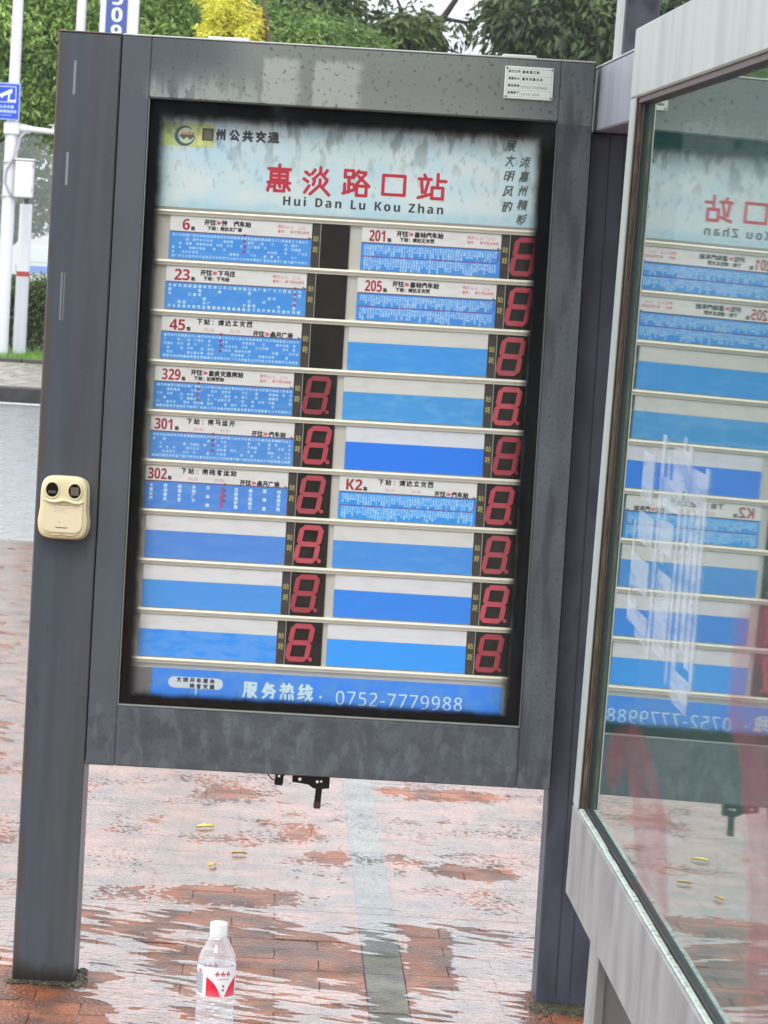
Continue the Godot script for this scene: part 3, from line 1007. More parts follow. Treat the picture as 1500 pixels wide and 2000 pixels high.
func board() -> void:
	var bd := thing("bus_stop_board", "tall grey metal bus stop board with route cards and red digits", "bus stop board")
	var paint := mat(Color(0.925, 0.925, 0.925), 0.42)
	paint.albedo_texture = frame_paint()
	paint.uv1_scale = Vector3(1 / 1.15, 1 / 2.06, 1)
	paint.uv1_offset = Vector3(0, 1.0, 0)
	paint.metallic_specular = 0.45
	var dents := noise_tex(512, 0.02, [], true, 2.0, 4, 77)
	PAINT.dents = dents
	paint.heightmap_enabled = false
	var dark := mat(srgb(58, 63, 74), 0.5)
	dark.albedo_texture = noise_tex(512, 0.01, [[0.0, Color(0.72, 0.72, 0.74)], [0.5, Color(0.95, 0.95, 0.97)], [0.66, Color(1, 1, 1)], [0.8, Color(0.8, 0.8, 0.82)]], false, 0, 5, 78)
	tri_map(dark, Vector3(1.4, 0.8, 1.4))
	PAINT.dark = dark
	var inner := mat(srgb(16, 17, 19), 0.55)
	var H := 2.007
	# posts
	part("left_post", box(Vector3(0, 0, -0.15), Vector3(0.1308, H, 0), 0.003), paint, bd)
	var cap_m := mat(srgb(178, 182, 180), 0.35)
	part("post_cap", box(Vector3(-0.001, H, -0.152), Vector3(0.1312, H + 0.003, 0.001), 0.001), mat(srgb(96, 84, 74), 0.5), bd)
	var rp := part("right_post", box(Vector3(1.121, 0, -0.19), Vector3(1.285, 1.866, -0.05), 0.003), dark, bd)
	part("seam", box(Vector3(1.163, 0.02, -0.0502), Vector3(1.1645, 1.86, -0.0485), 0.0003), mat(srgb(30, 31, 34), 0.6), rp)
	part("seam", box(Vector3(1.193, 0.02, -0.0502), Vector3(1.1945, 1.86, -0.0485), 0.0003), mat(srgb(34, 35, 38), 0.6), rp)
	# frame: four sheet-metal members round the window, mitre lines butt
	part("left_stile", box(Vector3(0.1332, 0.4735, -0.1), Vector3(0.194, H, 0), 0.002), paint, bd)
	part("right_stile", box(Vector3(1.048, 0.4735, -0.1), Vector3(1.1185, H, 0), 0.002), paint, bd)
	part("top_rail", box(Vector3(0.1942, 1.882, -0.1), Vector3(1.0478, H - 0.0005, 0), 0.002), paint, bd)
	part("bottom_rail", box(Vector3(0.1942, 0.474, -0.1), Vector3(1.0478, 0.6025, 0), 0.002), paint, bd)
	part("top_trim", box(Vector3(0.134, H, -0.1), Vector3(1.1185, H + 0.0035, 0.0012), 0.001), cap_m, bd)
	for x in [[0.31, 0.395], [0.925, 0.995]]:
		part("top_plate", box(Vector3(x[0], H + 0.0036, -0.09), Vector3(x[1], H + 0.0085, -0.004), 0.001), mat(srgb(215, 220, 215), 0.4), bd)
	var lip_m := mat(srgb(118, 124, 120), 0.4)
	part("window_lip", box(Vector3(0.1942, 0.6026, -0.012), Vector3(1.0478, 0.606, 0.0008), 0.001), lip_m, bd)
	part("window_lip", box(Vector3(0.1942, 0.6062, -0.012), Vector3(0.1962, 1.8795, 0.0006), 0.0006), lip_m, bd)
	part("window_lip", box(Vector3(1.0456, 0.6062, -0.012), Vector3(1.0476, 1.8795, 0.0006), 0.0006), mat(srgb(96, 100, 100), 0.4), bd)
	part("window_lip", box(Vector3(0.1942, 1.8797, -0.012), Vector3(1.0478, 1.8817, 0.0006), 0.0006), mat(srgb(60, 60, 60), 0.4), bd)
	part("back_panel", box(Vector3(0.1945, 0.603, -0.098), Vector3(1.0475, 1.8815, -0.05), 0.0), inner, bd)
	# everything printed shares one sheet of artwork
	var cv := Canvas.new(1030, 1536, Color(0.60, 0.60, 0.57))
	header_print(cv)
	footer_print(cv)
	var cards := [
		[
			{"no": "6", "b": "仲恺汽车站", "a": "南达立广场", "stops": 0, "mark": 0.53, "blue": Color(0.22, 0.47, 0.78), "nx": 30.0, "gap": 36.0},
			{"no": "23", "b": "下马庄", "a": "下马站", "stops": 1, "mark": 0.92, "blue": Color(0.22, 0.47, 0.78), "nx": 20.0},
			{"no": "45", "b": "鑫月广场", "a": "下站：演达立交西", "wide": true, "stops": 0, "mark": 0.43, "blue": Color(0.22, 0.47, 0.78), "nx": 20.0, "gap": 28.0},
			{"no": "329", "b": "惠淡交通南站", "a": "达南西站", "stops": 0, "mark": 0.32, "blue": Color(0.22, 0.45, 0.74), "nx": 18.0, "nw": 0.78},
			{"no": "301", "b": "汽车站", "a": "下站：南马运开", "wide": true, "stops": 0, "mark": 0.44, "blue": Color(0.27, 0.47, 0.76), "nx": 10.0, "nw": 0.8, "gap": 32.0},
			{"no": "302", "b": "鑫月广场", "a": "下站：南线客运站", "wide": true, "stops": 3, "mark": 0.56, "blue": Color(0.27, 0.45, 0.76), "nx": 6.0, "nw": 0.78, "gap": 36.0},
			{"blue": Color(0.27, 0.45, 0.76), "paper": Color(0.84, 0.85, 0.86), "worn": 0.25},
			{"blue": Color(0.26, 0.50, 0.80), "paper": Color(0.84, 0.85, 0.86), "worn": 0.5, "fade": Color(0.18, 0.50, 0.82)},
			{"blue": Color(0.28, 0.52, 0.84), "paper": Color(0.83, 0.84, 0.85), "worn": 1.1, "fade": Color(0.06, 0.47, 0.86)},
		],
		[
			{"no": "201", "b": "惠林汽车站", "a": "演达立交西", "stops": 2, "blue": Color(0.20, 0.46, 0.78), "nx": 18.0, "nw": 0.72},
			{"no": "205", "b": "惠林汽车站", "a": "演达立交西", "stops": 2, "blue": Color(0.20, 0.46, 0.78), "nx": 18.0, "nw": 0.72},
			{"blue": Color(0.20, 0.50, 0.80), "paper": Color(0.80, 0.81, 0.79), "worn": 0.5},
			{"blue": Color(0.23, 0.51, 0.77), "paper": Color(0.80, 0.81, 0.79), "worn": 0.7},
			{"blue": Color(0.10, 0.40, 0.84), "paper": Color(0.82, 0.84, 0.88), "worn": 0.5, "fade": Color(0.20, 0.40, 0.84)},
			{"no": "K2", "b": "汽车站", "a": "下站：演达立交西", "wide": true, "stops": 2, "blue": Color(0.12, 0.48, 0.82), "nx": 14.0, "gap": 40.0},
			{"blue": Color(0.22, 0.47, 0.78), "paper": Color(0.81, 0.82, 0.81), "worn": 0.4},
			{"blue": Color(0.14, 0.44, 0.82), "paper": Color(0.83, 0.84, 0.86), "worn": 0.6, "fade": Color(0.25, 0.42, 0.80)},
			{"blue": Color(0.14, 0.52, 0.88), "paper": Color(0.83, 0.84, 0.86), "worn": 0.6, "fade": Color(0.30, 0.52, 0.84)},
		],
	]
	var left := [[0.2495, 0.2465, 0.2425, 0.2335, 0.2305, 0.2255, 0.2315, 0.2315, 0.2295], [0.548, 0.543, 0.538, 0.5275, 0.5345, 0.5275, 0.5285, 0.5265, 0.522]]
	var right := [[0.653, 0.650, 0.637, 0.633, 0.644, 0.636, 0.630, 0.638, 0.629], [0.947, 0.943, 0.932, 0.931, 0.937, 0.928, 0.927, 0.930, 0.925]]
	for row in 9:
		card_print(cv, row, 0, left[0][row], left[1][row], cards[0][row])
		card_print(cv, row, 1, right[0][row], right[1][row], cards[1][row])
	var print_m := mat(Color(0.94, 0.945, 0.945), 0.45)
	print_m.albedo_texture = cv.tex()
	print_m.uv1_scale = Vector3(PX / 1030.0, PX / 1536.0, 1)
	print_m.uv1_offset = Vector3(-AT.x * PX / 1030.0, AT.y * PX / 1536.0, 0)
	part("header_panel", box(Vector3(0.1962, 1.6535, -0.05), Vector3(1.0456, 1.8795, -0.034), 0.0), print_m, bd)
	part("footer_panel", box(Vector3(0.1962, 0.606, -0.05), Vector3(1.0456, 0.6825, -0.034), 0.0), print_m, bd)
	var tray := mat(srgb(182, 182, 174), 0.5)
	part("card_tray", box(Vector3(0.1962, 0.6827, -0.05), Vector3(1.0456, 1.6533, -0.0415), 0.0), tray, bd)
	var window := mat(srgb(38, 36, 34), 0.35)
	window.albedo_texture = noise_tex(256, 0.02, [[0.0, Color(0.6, 0.6, 0.6)], [1.0, Color(1.0, 0.97, 0.92)]], false, 0, 4, 90)
	tri_map(window, Vector3(3, 3, 3))
	var strip := mat(srgb(56, 52, 50), 0.5)
	var reds := [mat(srgb(168, 66, 78), 0.45), mat(srgb(154, 58, 70), 0.45), mat(srgb(178, 76, 86), 0.45), mat(srgb(160, 70, 78), 0.45)]
	var red_weak := mat(srgb(134, 54, 62), 0.45)
	var yellow := mat(srgb(170, 165, 96), 0.6)
	var rail_m := mat(srgb(212, 212, 196), 0.38, 0.15)
	var bare := mat(srgb(150, 150, 146), 0.4)
	for row in 9:
		for col in 2:
			var x0: float = [left, right][col][0][row]
			var x1: float = [left, right][col][1][row]
			var y1 := rail_y(row) - 0.0065
			var y0 := rail_y(row + 1) + 0.0085
			var cm := mb()
			cbox(cm, Vector3(x0, y0, -0.0414), Vector3(x1, y1, -0.0385), 0.0004)
			var card := part("route_card", cm.commit(), print_m, bd)
			var turn := rng.randf_range(-0.0035, 0.0035)
			var mid := Vector3((x0 + x1) / 2, (y0 + y1) / 2, 0)
			card.transform = Transform3D(Basis(Vector3(0, 0, 1), turn), mid - Basis(Vector3(0, 0, 1), turn) * mid)
			var no: String = cards[col][row].get("no", "")
			if no:
				card.set_meta("label", "printed route card with the number " + no)
			# the strip that says how many stops away, then the digit window
			var sx := x1 + 0.001
			var sl := part("label_strip", box(Vector3(sx, y0 - 0.002, -0.0413), Vector3(sx + 0.0165, y1 + 0.001, -0.0395), 0.0004), strip, bd)
			for q in 2:
				var gl := mb()
				var gy: float = (y0 + y1) / 2 + [0.0075, -0.0155][q]
				glyph_mesh(gl, "站" if q == 0 else "距", sx + 0.0025, gy, 0.0115, 0.012, 0.0011)
				part("character", gl.commit(), yellow, sl, Vector3(0, 0, -0.0393))
			var wx1: float = 0.6185 if col == 0 else 1.0165
			if col == 0 and row < 3:
				wx1 = 0.6275
			var led := part("digit_window", box(Vector3(sx + 0.0185, y0 - 0.002, -0.0413), Vector3(maxf(wx1, sx + 0.075), y1 + 0.001, -0.038), 0.0004), window, bd)
			part("divider", box(Vector3(sx + 0.0168, y0 - 0.002, -0.0413), Vector3(sx + 0.0183, y1 + 0.001, -0.0365), 0.0003), bare, bd)
			if col == 1 or row > 2:
				eight(led, sx + 0.0225, (y0 + y1) / 2 - 0.0345, red_weak if (col == 0 and row == 3) else reds[(row * 3 + col) % 4], not (col == 1 and row < 3))
	# aluminium rails between the rows
	for k in 10:
		var y := rail_y(k)
		var st := mb()
		var prof := [Vector2(-0.0414, 0.0062), Vector2(-0.036, 0.0062), Vector2(-0.0335, 0.0048), Vector2(-0.0325, 0.0022), Vector2(-0.0335, -0.0005), Vector2(-0.0355, -0.0012), Vector2(-0.036, -0.0055), Vector2(-0.0414, -0.0062)]
		for q in prof.size() - 1:
			var a: Vector2 = prof[q]
			var b: Vector2 = prof[q + 1]
			face(st, [Vector3(0.2, y + a.y, a.x), Vector3(1.044, y + a.y, a.x), Vector3(1.044, y + b.y, b.x), Vector3(0.2, y + b.y, b.x)], Vector3(0, a.y + b.y, 0.02))
		part("divider_rail", st.commit(), rail_m, bd)
	# pane with a dark border that fades inwards
	var bw := 430
	var bh := 640
	var border := Image.create_empty(bw, bh, false, Image.FORMAT_RGBA8)
	var nz := fnl(81, 0.03, 4)
	for j in bh:
		for i in bw:
			var x := 0.1962 + 0.8494 * (i + 0.5) / bw
			var y := 1.8795 - 1.2733 * (j + 0.5) / bh
			var wob := 0.0025 * nz.get_noise_2d(i * 1.2, j * 1.2)
			var e := minf(minf((x - 0.1962 + wob) / 0.027, (1.0456 - x + wob) / 0.036), minf((1.8795 - y + wob) / 0.036, (y - 0.6062 + wob) / 0.024))
			var a := 1.0 - ss(0.62, 1.3, e)
			var dirt := 0.1 * ss(0.0, 0.5, nz.get_noise_2d(i * 3.0, j * 0.6)) * (1.0 - ss(1.0, 2.6, e))
			border.set_pixel(i, j, Color(Color(0.05, 0.05, 0.06).lerp(Color(0.13, 0.135, 0.14), ss(0.2, 0.5, nz.get_noise_2d(i * 2.0 + 300.0, j * 1.3)) * 0.4), clampf(a + dirt, 0, 1)))
	var bm := mat(Color(1, 1, 1), 0.5)
	bm.metallic_specular = 0.15
	bm.transparency = BaseMaterial3D.TRANSPARENCY_ALPHA
	bm.albedo_texture = ImageTexture.create_from_image(border)
	var q := mb()
	face(q, [Vector3(0.1964, 0.6062, -0.0125), Vector3(1.0454, 0.6062, -0.0125), Vector3(1.0454, 1.8793, -0.0125), Vector3(0.1964, 1.8793, -0.0125)], Vector3(0, 0, 1), [Vector2(0, 1), Vector2(1, 1), Vector2(1, 0), Vector2(0, 0)])
	var pane_m := mat(Color(0.5, 0.55, 0.55, 0.012), 0.03)
	pane_m.metallic_specular = 0.36
	pane_m.transparency = BaseMaterial3D.TRANSPARENCY_ALPHA
	var pn := mb()
	face(pn, [Vector3(0.1964, 0.6062, -0.009), Vector3(1.0454, 0.6062, -0.009), Vector3(1.0454, 1.8793, -0.009), Vector3(0.1964, 1.8793, -0.009)], Vector3(0, 0, 1))
	var pane := part("window_pane", pn.commit(), pane_m, bd)
	part("pane_border", q.commit(), bm, pane)
	# enamel plate at the top right corner
	var pc := Canvas.new(400, 268, Color(0.84, 0.88, 0.86))
	var gray := Color(0.55, 0.58, 0.57)
	pc.rect(18, 18, 382, 20, gray)
	pc.rect(18, 248, 382, 250, gray)
	for k in [18, 128, 380]:
		pc.rect(k, 18, k + 2, 250, gray)
	for k in 3:
		pc.rect(18, 76 + k * 58, 382, 78 + k * 58, gray)
	var lab := ["站文公开", "展服务公", "服务热线", "站路明下"]
	var val := ["惠淡路口站", "惠州交通公共", "", ""]
	for k in 4:
		pc.glyphs(lab[k], 30, 32 + k * 58, 20, 22, Vector2(24, 0), 1.8, Color(0.2, 0.22, 0.22))
		pc.glyphs(val[k], 142, 32 + k * 58, 22, 23, Vector2(29, 0), 2.0, Color(0.2, 0.22, 0.22))
	pc.latin("0752-2100666", FONT, 140, 178, 22, 1.1, Color(0.3, 0.32, 0.38))
	pc.latin("HZ-HC-0005", FONT, 140, 235, 18, 1.1, Color(0.3, 0.32, 0.34))
	var plate_m := mat(Color(1, 1, 1), 0.3)
	plate_m.albedo_texture = pc.tex()
	plate_m.uv1_scale = Vector3(1 / 0.102, 1 / 0.0675, 1)
	plate_m.uv1_offset = Vector3(-0.931 / 0.102, 1.991 / 0.0675, 0)
	var plate := part("info_plate", box(Vector3(0.931, 1.9235, 0.0003), Vector3(1.033, 1.991, 0.0035), 0.001), plate_m, bd)
	plate.set_meta("label", "small white plate with four lines of text and a phone number")
	for k in [Vector2(0.935, 1.987), Vector2(1.029, 1.987), Vector2(0.935, 1.928), Vector2(1.029, 1.928)]:
		var s := mb()
		tube(s, [Vector3(k.x, k.y, 0.003), Vector3(k.x, k.y, 0.0048)], [0.0025, 0.0022], 8)
		part("screw", s.commit(), mat(srgb(120, 125, 122), 0.4, 0.6), plate)
	# catch that hangs under the bottom rail
	var black := mat(srgb(20, 20, 23), 0.4)
	var br := holed("lock_bracket", [Vector2(0.572, 0.476), Vector2(0.572, 0.452), Vector2(0.607, 0.448), Vector2(0.617, 0.441), Vector2(0.623, 0.440), Vector2(0.621, 0.402), Vector2(0.635, 0.402), Vector2(0.637, 0.440), Vector2(0.652, 0.442), Vector2(0.652, 0.476)], [[0.588, 0.4585, 0.0036], [0.6255, 0.455, 0.0032], [0.634, 0.456, 0.0026]], black, bd)
	part("latch", box(Vector3(0.6205, 0.397, -0.012), Vector3(0.6355, 0.4135, 0.001), 0.002), mat(srgb(70, 44, 38), 0.5), br)
	var lk := holed("lock_bracket", [Vector2(0.536, 0.476), Vector2(0.534, 0.446), Vector2(0.537, 0.443), Vector2(0.551, 0.443), Vector2(0.553, 0.448), Vector2(0.553, 0.462), Vector2(0.558, 0.467), Vector2(0.556, 0.476)], [[0.5435, 0.4625, 0.0030]], black, bd)
	var wire := mb()
	tube(wire, [Vector3(0.523, 0.476, -0.0), Vector3(0.519, 0.466, -0.0), Vector3(0.527, 0.457, -0.0), Vector3(0.5355, 0.4525, -0.002)], [0.0014, 0.0014, 0.0014, 0.0014], 8)
	part("wire_loop", wire.commit(), black, lk)

func holed(called: String, outline: Array, holes: Array, m: Material, parent: Node) -> CSGPolygon3D:
	# steel plate in the board's plane with holes drilled through, 6 mm thick
	var plate := CSGPolygon3D.new()
	var key := str(parent.get_instance_id()) + called
	var n: int = taken.get(key, 0)
	taken[key] = n + 1
	plate.name = called if n == 0 else "%s_%03d" % [called, n]
	plate.polygon = PackedVector2Array(outline)
	plate.depth = 0.006
	plate.material = m
	for hh in holes:
		var c := CSGCylinder3D.new()
		c.name = "hole"
		c.operation = CSGShape3D.OPERATION_SUBTRACTION
		c.radius = hh[2]
		c.height = 0.03
		c.sides = 14
		c.rotation.x = PI / 2
		c.position = Vector3(hh[0], hh[1], -0.003)
		c.material = m
		plate.add_child(c, true)
	plate.position.z = -0.05
	parent.add_child(plate, true)
	return plate

func glyph_mesh(st: SurfaceTool, ch: String, x: float, y: float, w: float, h: float, hw: float) -> void:
	var depth := 0.0
	for s in GLYPH[ch].split("/"):
		for k in range(0, s.length() - 3, 2):
			var a := Vector2(x + (s.unicode_at(k) - 97) / 20.0 * w, y + h - (s.unicode_at(k + 1) - 97) / 20.0 * h)
			var b := Vector2(x + (s.unicode_at(k + 2) - 97) / 20.0 * w, y + h - (s.unicode_at(k + 3) - 97) / 20.0 * h)
			var d := (b - a).normalized()
			var n := Vector2(-d.y, d.x) * hw * 0.55
			a -= d * hw * 0.5
			b += d * hw * 0.5
			depth += 0.00001
			face(st, [Vector3(a.x + n.x, a.y + n.y, depth), Vector3(b.x + n.x, b.y + n.y, depth), Vector3(b.x - n.x, b.y - n.y, depth), Vector3(a.x - n.x, a.y - n.y, depth)], Vector3(0, 0, 1))

# ---------------------------------------------------------------- shelter with the glass wall
func shelter() -> void:
	var sh := thing("bus_shelter", "pale metal bus shelter wall with a large tinted glass pane", "bus shelter")
	# x across the wall, y up (leaning a little), z along the wall towards the viewer
	var along := Vector3(0.0315, 0, 0.9995)
	var up := Vector3(0.0174, 0.99985, 0).normalized()
	var nrm := up.cross(along).normalized()
	sh.transform = Transform3D(Basis(nrm, along.cross(nrm).normalized(), along), Vector3(1.0692, 0, 0))
	var pale := mat(srgb(174, 180, 176), 0.45)
	pale.albedo_texture = noise_tex(512, 0.012, [[0.0, Color(0.84, 0.85, 0.85)], [0.45, Color(0.95, 0.96, 0.95)], [1.0, Color(1, 1, 1)]], false, 0, 4, 51)
	tri_map(pale, Vector3(1.5, 0.22, 1.5))
	var lilac := mat(srgb(150, 153, 163), 0.45)
	lilac.albedo_texture = pale.albedo_texture
	tri_map(lilac, Vector3(1.5, 0.3, 1.5))
	var dull := mat(srgb(152, 153, 152), 0.5)  # darker copy of the frame paint, holding shade near the ground and dirt
	dull.albedo_texture = noise_tex(512, 0.010, [[0.0, Color(0.72, 0.72, 0.72)], [0.5, Color(0.9, 0.9, 0.9)], [1.0, Color(1, 1, 1)]], false, 0, 5, 57)
	tri_map(dull, Vector3(1.2, 0.5, 1.2))
	var rubber := mat(srgb(40, 38, 37), 0.6)
	var brown := mat(srgb(120, 106, 92), 0.6)
	brown.albedo_texture = noise_tex(256, 0.05, [[0.0, Color(0.55, 0.5, 0.45)], [1.0, Color(1, 1, 1)]], false, 0, 4, 52)
	tri_map(brown, Vector3(6, 1.2, 6))
	var E := 4.9
	var L := -0.020       # face of the frame; the pane lies at x = 0
	part("top_beam", box(Vector3(L, 1.889, 0.95), Vector3(0.07, 2.015, E), 0.003), pale, sh)
	part("sill", box(Vector3(L, 0.447, 0.953), Vector3(0.07, 0.612, E), 0.003), dull, sh)
	part("stile", box(Vector3(L + 0.0005, 0.6125, 0.952), Vector3(0.07, 1.8885, 1.02), 0.002), pale, sh)
	part("stile", box(Vector3(L + 0.0005, 0.6125, E - 0.08), Vector3(0.07, 1.8885, E - 0.001), 0.002), pale, sh)
	# gaskets round the pane
	part("gasket", box(Vector3(L + 0.004, 0.6128, 1.0203), Vector3(-0.013, 1.888, 1.028), 0.0005), rubber, sh)
	part("gasket", box(Vector3(-0.0128, 0.6128, 1.0203), Vector3(-0.006, 1.888, 1.032), 0.0005), brown, sh)
	part("gasket", box(Vector3(-0.0058, 0.6128, 1.0203), Vector3(0.003, 1.888, 1.05), 0.0005), rubber, sh)
	part("gasket", box(Vector3(-0.0135, 1.879, 1.0205), Vector3(0.003, 1.8886, E - 0.085), 0.0005), mat(srgb(84, 70, 66), 0.6), sh)
	part("gasket", box(Vector3(-0.006, 0.6125, 1.0505), Vector3(0.003, 0.622, E - 0.085), 0.0005), rubber, sh)
	# squeezed-out sealant along the sill, in uneven lengths
	var bead := mat(srgb(196, 208, 202), 0.5)
	bead.albedo_texture = noise_tex(256, 0.03, [[0.0, Color(0.5, 0.52, 0.5)], [0.4, Color(0.9, 0.9, 0.88)], [1.0, Color(1, 1, 1)]], false, 0, 4, 53)
	tri_map(bead, Vector3(5, 5, 5))
	var z := 1.03
	while z < E - 0.1:
		var l := rng.randf_range(0.06, 0.2)
		part("sealant", box(Vector3(-0.0175 + rng.randf_range(0, 0.001), 0.6122, z), Vector3(-0.0066 - rng.randf_range(0, 0.0015), 0.6165 + rng.randf_range(0, 0.002), minf(z + l, E - 0.09)), 0.0018), bead, sh)
		z += l + 0.002
	# pane: two faces a millimetre apart
	var g := mat(Color(0.22, 0.42, 0.39, 0.70), 0.02)
	g.transparency = BaseMaterial3D.TRANSPARENCY_ALPHA
	g.clearcoat_enabled = true
	g.clearcoat = 1.0
	g.clearcoat_roughness = 0.02
	part("glass_pane", box(Vector3(0.0, 0.615, 1.03), Vector3(0.001, 1.884, E - 0.085), 0.0), g, sh)
	# remains of large white stick-on letters on the pane, seen at a slant
	var vc := Canvas.new(512, 512, Color(0.86, 0.9, 0.93, 0))
	var quads := [
		[1.36, 1.00, 1.52, 1.045], [1.52, 0.985, 1.70, 1.03], [1.40, 1.06, 1.66, 1.115], [1.36, 1.045, 1.40, 1.17], [1.44, 1.14, 1.68, 1.19],
		[1.72, 0.97, 1.77, 1.33], [1.80, 0.99, 2.00, 1.12], [1.82, 1.13, 1.86, 1.30], [1.78, 1.15, 1.98, 1.20], [1.78, 1.22, 2.02, 1.265],
		[2.02, 0.96, 2.06, 1.34], [1.90, 1.26, 2.10, 1.32], [2.10, 0.95, 2.15, 1.33], [2.14, 0.945, 2.34, 0.995], [2.18, 1.03, 2.24, 1.24], [2.26, 1.01, 2.32, 1.28], [2.34, 0.98, 2.38, 1.31], [2.16, 1.25, 2.34, 1.30],
		[1.44, 1.21, 1.62, 1.29],
	]
	for e in quads:
		vc.rect((e[0] - 1.36) * 460, (1.40 - e[3]) * 1080, (e[2] - 1.36) * 460, (1.40 - e[1]) * 1080, Color(0.86, 0.9, 0.93), 0.5)
	var tear := fnl(58, 0.02, 4)
	for y in 512:
		for x in 512:
			var at := (y * 512 + x) * 4
			vc.d[at] = 219
			vc.d[at + 1] = 229
			vc.d[at + 2] = 237
			var soft := 0.0
			for o in [-9, -3, 3, 9]:
				var xx := clampi(x + o, 0, 511)
				soft += vc.d[(y * 512 + xx) * 4 + 3] / 4.0
			vc.d[at + 3] = int(clampf(soft * (0.85 + 0.5 * tear.get_noise_2d(x * 0.25, y * 0.9)), 0, 100))
	var vin := mat(Color(1, 1, 1), 0.4)
	vin.transparency = BaseMaterial3D.TRANSPARENCY_ALPHA
	vin.albedo_texture = vc.tex()
	st_quad(part("stick_on_lettering", ArrayMesh.new(), vin, sh), [Vector3(-0.0008, 0.926, 1.34), Vector3(-0.0008, 0.926, 2.2), Vector3(-0.0008, 1.40, 2.2), Vector3(-0.0008, 1.40, 1.34)])
	# two red images showing in the glass, painted on the pane as tint
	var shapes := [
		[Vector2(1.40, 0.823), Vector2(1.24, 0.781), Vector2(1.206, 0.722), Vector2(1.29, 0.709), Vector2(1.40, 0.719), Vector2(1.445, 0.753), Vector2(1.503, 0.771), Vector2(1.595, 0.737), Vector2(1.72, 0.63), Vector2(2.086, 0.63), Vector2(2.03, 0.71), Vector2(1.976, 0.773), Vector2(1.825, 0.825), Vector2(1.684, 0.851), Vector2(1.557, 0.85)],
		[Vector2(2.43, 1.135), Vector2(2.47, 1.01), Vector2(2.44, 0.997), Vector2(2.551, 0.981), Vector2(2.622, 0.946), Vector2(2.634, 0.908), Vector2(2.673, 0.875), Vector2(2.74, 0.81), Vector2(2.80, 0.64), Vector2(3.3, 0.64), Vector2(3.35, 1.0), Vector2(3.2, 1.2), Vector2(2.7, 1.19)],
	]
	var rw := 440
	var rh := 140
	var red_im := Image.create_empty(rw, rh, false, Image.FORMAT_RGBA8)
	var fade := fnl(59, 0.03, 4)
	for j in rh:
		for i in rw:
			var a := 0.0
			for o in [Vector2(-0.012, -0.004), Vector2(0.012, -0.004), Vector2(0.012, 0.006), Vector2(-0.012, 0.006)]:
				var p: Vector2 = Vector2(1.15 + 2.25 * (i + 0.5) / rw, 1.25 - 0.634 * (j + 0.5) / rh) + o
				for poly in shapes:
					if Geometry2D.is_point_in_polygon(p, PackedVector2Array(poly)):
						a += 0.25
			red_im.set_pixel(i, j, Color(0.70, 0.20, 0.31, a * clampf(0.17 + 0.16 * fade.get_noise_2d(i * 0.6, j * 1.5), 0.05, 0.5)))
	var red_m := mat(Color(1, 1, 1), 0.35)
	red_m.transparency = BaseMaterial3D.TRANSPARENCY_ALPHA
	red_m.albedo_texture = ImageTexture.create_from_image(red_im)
	st_quad(part("painted_red_image", ArrayMesh.new(), red_m, sh), [Vector3(-0.0012, 0.616, 1.15), Vector3(-0.0012, 0.616, 3.4), Vector3(-0.0012, 1.25, 3.4), Vector3(-0.0012, 1.25, 1.15)])
	# tie beam from the board's right post, roof post on it
	part("tie_beam", box(Vector3(0.028, 1.868, -0.1), Vector3(0.13, 2.0025, 0.9495), 0.003), lilac, sh)
	part("tie_lip", box(Vector3(0.026, 2.0027, -0.1), Vector3(0.131, 2.006, 0.9495), 0.001), mat(srgb(200, 202, 200), 0.4), sh)
	var post_m := mat(srgb(120, 126, 134), 0.45)
	post_m.albedo_texture = noise_tex(256, 0.02, [[0.0, Color(0.45, 0.45, 0.5)], [0.5, Color(0.85, 0.85, 0.88)], [1.0, Color(1, 1, 1)]], false, 0, 4, 54)
	tri_map(post_m, Vector3(2, 1.2, 2))
	part("roof_post", box(Vector3(0.034, 2.0062, 0.15), Vector3(0.103, 2.56, 0.29), 0.002), post_m, sh)
	part("painted_lit_side", box(Vector3(0.0325, 2.0062, 0.148), Vector3(0.0337, 2.56, 0.288), 0.0004), pale, sh)  # pale sheet painting the light on the roof post's left face
	part("roof_post", box(Vector3(0.004, 2.0155, 3.6), Vector3(0.066, 2.56, 3.74), 0.002), post_m, sh)
	part("roof", box(Vector3(-0.25, 2.561, -0.15), Vector3(2.3, 2.63, E + 0.1), 0.004), post_m, sh)
	# leg, and a dark sheet painting the shade below the sill
	part("leg", box(Vector3(-0.004, 0.0, 1.24), Vector3(0.055, 0.4468, 1.36), 0.002), dull, sh)
	part("leg", box(Vector3(-0.004, 0.0, 4.5), Vector3(0.055, 0.4468, 4.62), 0.002), pale, sh)
	part("under_sill_shade", box(Vector3(0.012, 0.0, 1.3605), Vector3(0.04, 0.4466, 4.4995), 0.001), mat(srgb(52, 49, 47), 0.5), sh)

# ---------------------------------------------------------------- across the road
func leaf_cluster(sd: int, n: int, size: float, spread: float, droop: float) -> ArrayMesh:
	var r := RandomNumberGenerator.new()
	r.seed = sd
	var st := mb()
	for k in n:
		var dir := Vector3(r.randfn(), r.randfn() * 0.7, r.randfn()).normalized()
		var at := dir * spread * pow(r.randf(), 0.5)
		var along := (dir + Vector3(r.randfn() * 0.5, -droop + r.randfn() * 0.3, r.randfn() * 0.5)).normalized()
		var side := along.cross(Vector3(r.randfn(), 1.0 + r.randfn() * 0.4, r.randfn())).normalized()
		var up := side.cross(along)
		var l := size * r.randf_range(0.7, 1.25)
		var w := l * r.randf_range(0.32, 0.45)
		var tip := at + along * l - up * l * 0.15
		var mid := at + along * l * 0.48
		var a := mid + side * w / 2 + up * l * 0.07
		var b := mid - side * w / 2 + up * l * 0.07
		var shade := r.randf_range(0.75, 1.2)
		st.set_color(Color(shade, shade, shade * r.randf_range(0.8, 1.1)))
		face(st, [at, a, tip], up)
		face(st, [at, tip, b], up)
	return st.commit()

